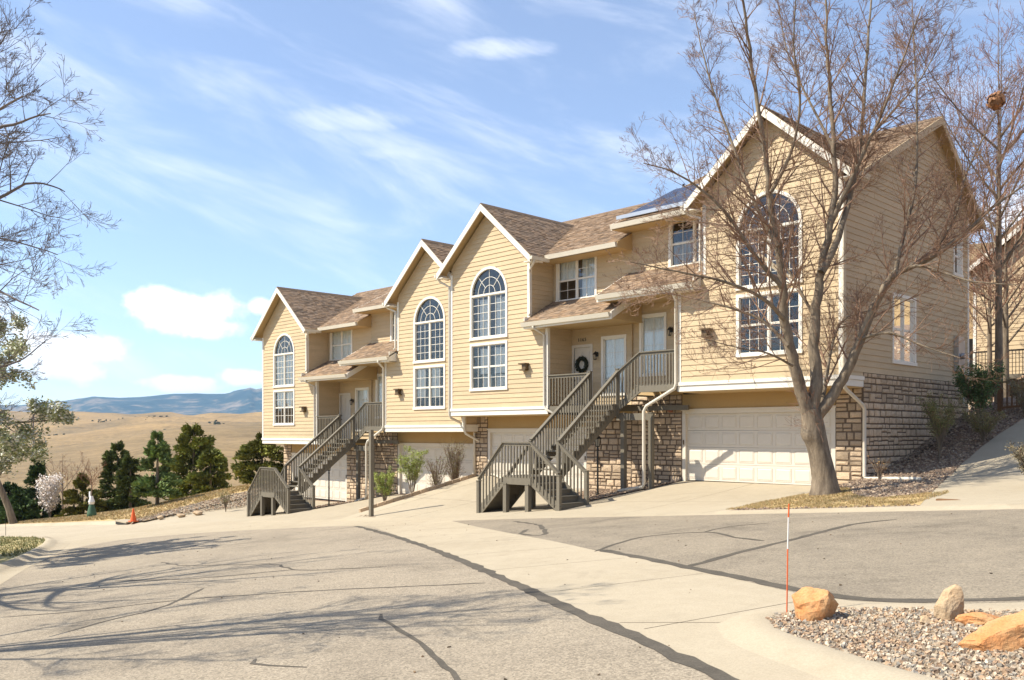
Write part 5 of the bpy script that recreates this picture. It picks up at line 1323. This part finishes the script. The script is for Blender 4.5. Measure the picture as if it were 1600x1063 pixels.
zi = lambda x, y: near(x, y)+.03
rock('boulder', 'orange peaked boulder at the left tip of the gravel island', (-3.68, 7.20, zi(-3.7, 7.2)+.10), (.235, .17, .21), 5, 'boulder', .8, (.1, -.25))
rock('boulder', 'upright tan boulder with a dark crack, in the middle of the island', (-2.70, 7.52, zi(-2.7, 7.5)+.11), (.13, .09, .18), 7, 'boulder_pale', .3, (0, .1))
rock('boulder', 'small tan stone at the foot of the upright boulder', (-2.80, 7.28, zi(-2.8, 7.28)+.02), (.06, .05, .05), 12, 'boulder_pale', .3)
rock('boulder', 'long flat orange slab of rock lying across the gravel at the right edge', (-1.98, 6.78, zi(-2.0, 6.8)+.09), (.43, .20, .14), 9, 'boulder', .55, (.25, -.12))
rock('boulder', 'orange rock behind the long slab, cut by the right edge', (-2.0, 7.55, zi(-2, 7.5)+.08), (.22, .14, .12), 14, 'boulder', .2, (0, -.1))
rock('boulder', 'low orange rock tucked between the upright boulder and the long slab', (-2.42, 7.42, zi(-2.4, 7.4)+.02), (.20, .10, .07), 15, 'boulder', .5, (0, 0))
for k, (x, y, s) in enumerate(((-42.9, 19.0, .28), (-42.3, 19.6, .35), (-43.6, 18.3, .22))):
    rock('border_rock', ('brown rock lying in the gravel border left of the farther stairs', 'larger reddish rock in the gravel border nearest the lawn', 'small rock where the gravel border meets the kerb')[k], (x, y, near(x, y)+.1), (s, s*.7, s*.45), 30+k, 'boulder_pale')
def scatter(name, polys, n, smin, smax, cols, up, seed, flat=.6, boxes=None, skip=()):
    rng = random.Random(seed); mb = MB()
    xs = [p[0] for p in polys]; ys = [p[1] for p in polys]; x0, x1, y0, y1 = boxes or (min(xs), max(xs), min(ys), max(ys)); k = 0; tries = 0
    while k < n and tries < n*12:
        tries += 1; x = rng.uniform(x0, x1); y = rng.uniform(y0, y1)
        if not inside((x, y), polys) or any(inside((x, y), q) for q in skip): continue
        s = smin+(smax-smin)*rng.random()**2; z = near(x, y)+up; c = rng.choice(cols); q = rng.uniform(.7, 1.25); c = tuple(a*q for a in c)
        M = Matrix.Rotation(rng.uniform(0, 6.28), 3, 'Z') @ Matrix.Rotation(rng.uniform(-.5, .5), 3, 'X') @ Matrix.Rotation(rng.uniform(-.5, .5), 3, 'Y'); e = rng.uniform(.55, 1.0); P = []; cc = Vector((x, y, z+s*flat*.5))
        for sx, sy, sz in ((-.8, -.7, -1), (.8, -.8, -1), (.7, .8, -1), (-.8, .7, -1), (-.75, -.8, .5), (.85, -.5, .9), (.5, .8, .6), (-.6, .4, 1)):
            P.append(tuple(cc+M @ Vector((sx*s*rng.uniform(.65, 1.15), sy*s*e*rng.uniform(.65, 1.15), sz*s*flat*rng.uniform(.6, 1.1)))))
        mb.hexa(P, tint=c); k += 1
    return obj(name, mb, 'pebble', kind='stuff')
PEB = [(.46, .35, .235), (.53, .42, .295), (.38, .32, .245), (.42, .28, .175), (.31, .275, .225), (.58, .49, .365), (.27, .19, .13), (.50, .34, .21)]
scatter('island_gravel', ISLAND, 15000, .009, .026, PEB, .031, 61, .7, boxes=(-4.1, -.2, 5.3, 9.0))
MUL = [(.30, .21, .145), (.39, .285, .19), (.20, .14, .10), (.47, .36, .25), (.33, .25, .18)]
scatter('mulch_chips', MULCH_R, 17000, .018, .060, MUL, .055, 62, .4, boxes=(-11.0, -3.0, 17.6, 33), skip=(WALK, GRASS_I))
scatter('slope_rocks', [(-18, 36), (-2, 36), (-2, 58), (-24, 58)], 4500, .05, .14, PEB, .05, 63, .5)
scatter('bed_gravel', BED_S, 1600, .015, .05, MUL, .035, 64, .5); scatter('bed_gravel', BED_S2, 900, .02, .05, MUL, .035, 65, .5)
scatter('border_gravel', ROCKL, 2500, .02, .07, PEB, .085, 66, .5)
def tufts(name, poly, n, h, up, seed, box, cols, w=.006):
    rng = random.Random(seed); mb = MB(); k = 0
    while k < n:
        x = rng.uniform(box[0], box[1]); y = rng.uniform(box[2], box[3])
        if not inside((x, y), poly): k += .05; continue
        k += 1
        if noise.noise(Vector((x*1.6, y*1.6, 3))) < -.22 and rng.random() < .8: continue
        z = near(x, y)+up; c = rng.choice(cols); q = rng.uniform(.7, 1.2); c = tuple(a*q*2 for a in c)
        for j in range(3):
            a = rng.uniform(0, 6.28); l = h*rng.uniform(.5, 1.2); e = (math.cos(a)*l*rng.uniform(.3, 1.2), math.sin(a)*l*rng.uniform(.3, 1.2))
            s = (-math.sin(a)*w, math.cos(a)*w); mb.poly([(x-s[0], y-s[1], z), (x+s[0], y+s[1], z), (x+e[0], y+e[1], z+l)], tint=c)
    obj(name, mb, 'leaf', kind='stuff')
DRY = [(.50, .35, .17), (.44, .30, .14), (.58, .43, .23), (.38, .29, .12), (.32, .27, .10)]
tufts('dry_grass', GRASS_I, 14000, .045, .045, 71, (-11.6, -7.2, 17.5, 22.4), DRY, .005)
LWN = [(-80, 17.9), (-44.5, 17.9), (-45.5, 20), (-44.6, 31), (-80, 25)]
tufts('lawn_grass', LWN, 26000, .10, .085, 72, (-72, -44.5, 17.9, 30), DRY, .016)
tufts('verge_grass', LAWN_L, 5000, .08, .10, 73, (-46, -27, 6, 11.3), [(.22, .22, .08), (.34, .28, .12), (.16, .18, .06)], .012)
rng = random.Random(77)   # fallen leaves and grit on the paving
scatter('fallen_leaves', [(-30, 5), (0, 3), (0, 17), (-30, 17)], 420, .004, .020, [(.10, .07, .04), (.2, .13, .07)], .004, 78, .3)

# ---------------------------------------------------------------- small street things
# traffic cone
b = (-44.59, 17.35, near(-44.59, 17.35)+.12); t = thing('traffic_cone', 'small orange traffic cone on the kerb at the end of the lawn', 'traffic cone', b)
mb = MB(); mb.box(-.19, .19, -.19, .19, 0, .04); obj('base', mb, 'orange', t)
mb = MB(); mb.lathe([(.15, .04), (.035, .62), (.03, .64), (.0, .64)], sides=14); obj('body', mb, 'orange', t, smooth=True)
# reflector stake at the island
b = (-4.0, 7.28, near(-4.0, 7.28)+.03); t = thing('marker_stake', 'thin orange and white fibreglass stake beside the peaked boulder', 'stake', b)
mb = MB(); mb.tube([(0, 0, -.1), (.01, 0, .58)], .006, 6); mb.tube([(.018, 0, .86), (.022, 0, .98)], .007, 6); obj('rod', mb, 'orange', t)
mb = MB(); mb.tube([(.01, 0, .58), (.018, 0, .86)], .0065, 6); obj('white_band', mb, 'white_paint', t)
b = (-51.2, 14.74, near(-51.2, 14.7)); t = thing('marker_stake', 'thin dark stake on the kerb at the far left', 'stake', (-46.5, 12.2, near(-46.5, 12.2)))
mb = MB(); mb.tube([(0, 0, -.1), (.0, 0, 1.0)], .012, 6); obj('rod', mb, 'metal_dark', t)
# drain inlet
b = (-45.6, 17.35, near(-45.6, 17.35)); t = thing('storm_drain', 'long kerb inlet of a storm drain left of the cone', 'drain', b)
mb = MB(); mb.box(-.75, .75, -.25, .35, .10, .17); obj('lid', mb, 'concrete', t)
mb = MB(); mb.box(-.7, .7, -.22, .3, -.05, .10); obj('opening', mb, 'pipe_black', t)  # solid black block, its colour stands in for the darkness inside the inlet
# flat thing and hose on the walkway
b = (-6.55, 18.6, near(-6.55, 18.6)); t = thing('splash_block', 'short brown board lying flat on the walkway near the kerb', 'board', b)
mb = MB(); mb.box(-.38, .38, -.08, .08, .0, .05); obj('slab', mb, 'rail_brown', t)
# rail beside the walkway
def railing(name, label, a, b, H, n, mt='rail_brown', cat='railing', posts=3):
    a = Vector(a); b = Vector(b); root = thing(name, label, cat, a); d = b-a; up = Vector((0, 0, 1)); o = Vector((0, 0, 0))
    mb = MB(); mb.bar(o+up*H, o+d+up*H, .10, .05); obj('top_rail', mb, mt, root); mb = MB(); mb.bar(o+up*.12, o+d+up*.12, .05, .07); obj('bottom_rail', mb, mt, root)
    bm = MB(); bm.box(-.02, .02, -.02, .02, .12, H-.02); me = bm.mesh('baluster', mt)
    for i in range(n):
        q = d*((i+.5)/n); x = bpy.data.objects.new('baluster', me); C.objects.link(x); x.parent = root; x.location = q
    for i in range(posts):
        q = d*(i/(posts-1)); mb = MB(); mb.box(q.x-.06, q.x+.06, q.y-.06, q.y+.06, q.z-.3, q.z+H+.08); obj('post', mb, mt, root)
railing('railing', 'low brown wooden railing across the top of the walkway', (-9.85, 31.7, near(-9.85, 31.7)+.05), (-6.2, 32.0, near(-6.2, 32.0)+.05), .95, 26)
# house up the slope
def far_house():
    x0, y0 = -15.3, 45.6; z = near(x0, y0)-.2; root = thing('neighbouring_house', 'tan house with a balcony, higher up the slope at the right edge', 'house', (x0, y0, z))
    def put(n, mb, mt, p=None): return obj(n, mb, mt, p or root)
    mb = MB()
    for k in range(30): mb.hexa([(0, -.03, k*.2), (9, -.03, k*.2), (9, .2, k*.2), (0, .2, k*.2), (0, -.01, k*.2+.2), (9, -.01, k*.2+.2), (9, .2, k*.2+.2), (0, .2, k*.2+.2)])
    put('siding', mb, 'siding')
    mb = MB(); mb.box(.02, 8.98, .2, 8, 0, 6.0); put('wall', mb, 'siding')
    mb = MB(); mb.prism([(-.5, 5.85), (4.5, 9.6), (9.5, 5.85), (9.5, 6.05), (4.5, 9.85), (-.5, 6.05)], 'y', -.5, 8.4); put('roof', mb, 'roof_far')
    mb = MB(); mb.prism([(0, 6), (4.5, 9.6), (9, 6)], 'y', 0, .2); put('gable', mb, 'siding')
    mb = MB(); mb.prism([(-.5, 5.83), (4.5, 9.58), (9.5, 5.83), (9.5, 5.6), (4.5, 9.3), (-.5, 5.6)], 'y', -.55, -.5); put('rake_board', mb, 'trim')
    mb = MB(); mb.box(-.03, .1, -.06, .05, 0, 5.8); put('corner_board', mb, 'trim')
    for (a, b, c, d) in ((2.4, 3.2, 1.0, 3.0), (5, 6.4, 1.2, 2.7), (3.2, 4.2, 3.9, 5.2)):
        mb = MB(); mb.box(a-.1, b+.1, -.08, 0, c-.1, d+.1); w = put('window', mb, 'trim'); mb = MB(); mb.box(a, b, -.09, -.08, c, d); put('pane', mb, 'room_dark', w)
    mb = MB(); mb.box(-.6, 7, -1.8, 0, .75, .95); put('balcony', mb, 'stair_wood')
    mb = MB(); mb.bar((-.6, -1.8, 2.0), (7, -1.8, 2.0), .08, .06); mb.bar((-.6, -1.8, 2.0), (-.6, 0, 2.0), .08, .06); put('handrail', mb, 'metal_dark')
    for i in range(54): mb = MB(); x = -.6+i*.14; mb.box(x-.012, x+.012, -1.81, -1.79, .95, 2.0); put('baluster', mb, 'metal_dark')
    for x in (-.55, 3.2, 6.95): mb = MB(); mb.box(x-.08, x+.08, -1.85, -1.7, -1.6, .75); put('post', mb, 'stair_wood')
far_house()
def small_house():
    x0, y0 = -93.5, 22.6; z = near(x0, y0)-.3; root = thing('distant_house', 'small white and brick house glimpsed behind the trees at the far left', 'house', (x0, y0, z))
    mb = MB(); mb.box(-2, 2, -1.5, 1.5, 0, 1.6); obj('brick_wall', mb, 'brick_red', root); mb = MB(); mb.box(-1.98, 1.98, -1.48, 1.48, 1.6, 3.6); obj('wall', mb, 'white_paint', root)
    mb = MB(); mb.prism([(-2.3, 3.55), (0, 4.8), (2.3, 3.55)], 'y', -1.8, 1.8); obj('roof', mb, 'white_paint', root)
    mb = MB(); mb.box(-1.99, -1.9, -.4, .5, 2.0, 2.9); mb.box(.3, 1.1, -1.52, -1.48, 2.0, 2.9); obj('window', mb, 'room_dark', root)
small_house()
# thin weather pole on the prairie
for (x, y, l) in ((-330, 95, 'thin far-off pole standing on the prairie'),):
    mb = MB(); mb.tube([(0, 0, -2), (0, 0, 14)], .25, 5); o = obj('utility_pole', mb, 'twig_grey'); o.location = (x, y, -6); tag(o, l, 'pole')

HAZE = 0.00007
if HAZE:
    mb = MB(); mb.box(-9500, 9500, -9500, 9500, -60, 520); me = mb.mesh('haze', 'soil'); me.materials.clear()
    m = bpy.data.materials.new('haze'); m.use_nodes = True; t = NT(m.node_tree); m.node_tree.nodes.clear()
    v = t.new('ShaderNodeVolumePrincipled', i={'Color': (.42, .70, 1, 1), 'Density': HAZE, 'Anisotropy': 0.0})
    t.l.new(v.outputs[0], t.new('ShaderNodeOutputMaterial').inputs['Volume']); me.materials.append(m)
    o = bpy.data.objects.new('haze', me); C.objects.link(o); o['kind'] = 'stuff'
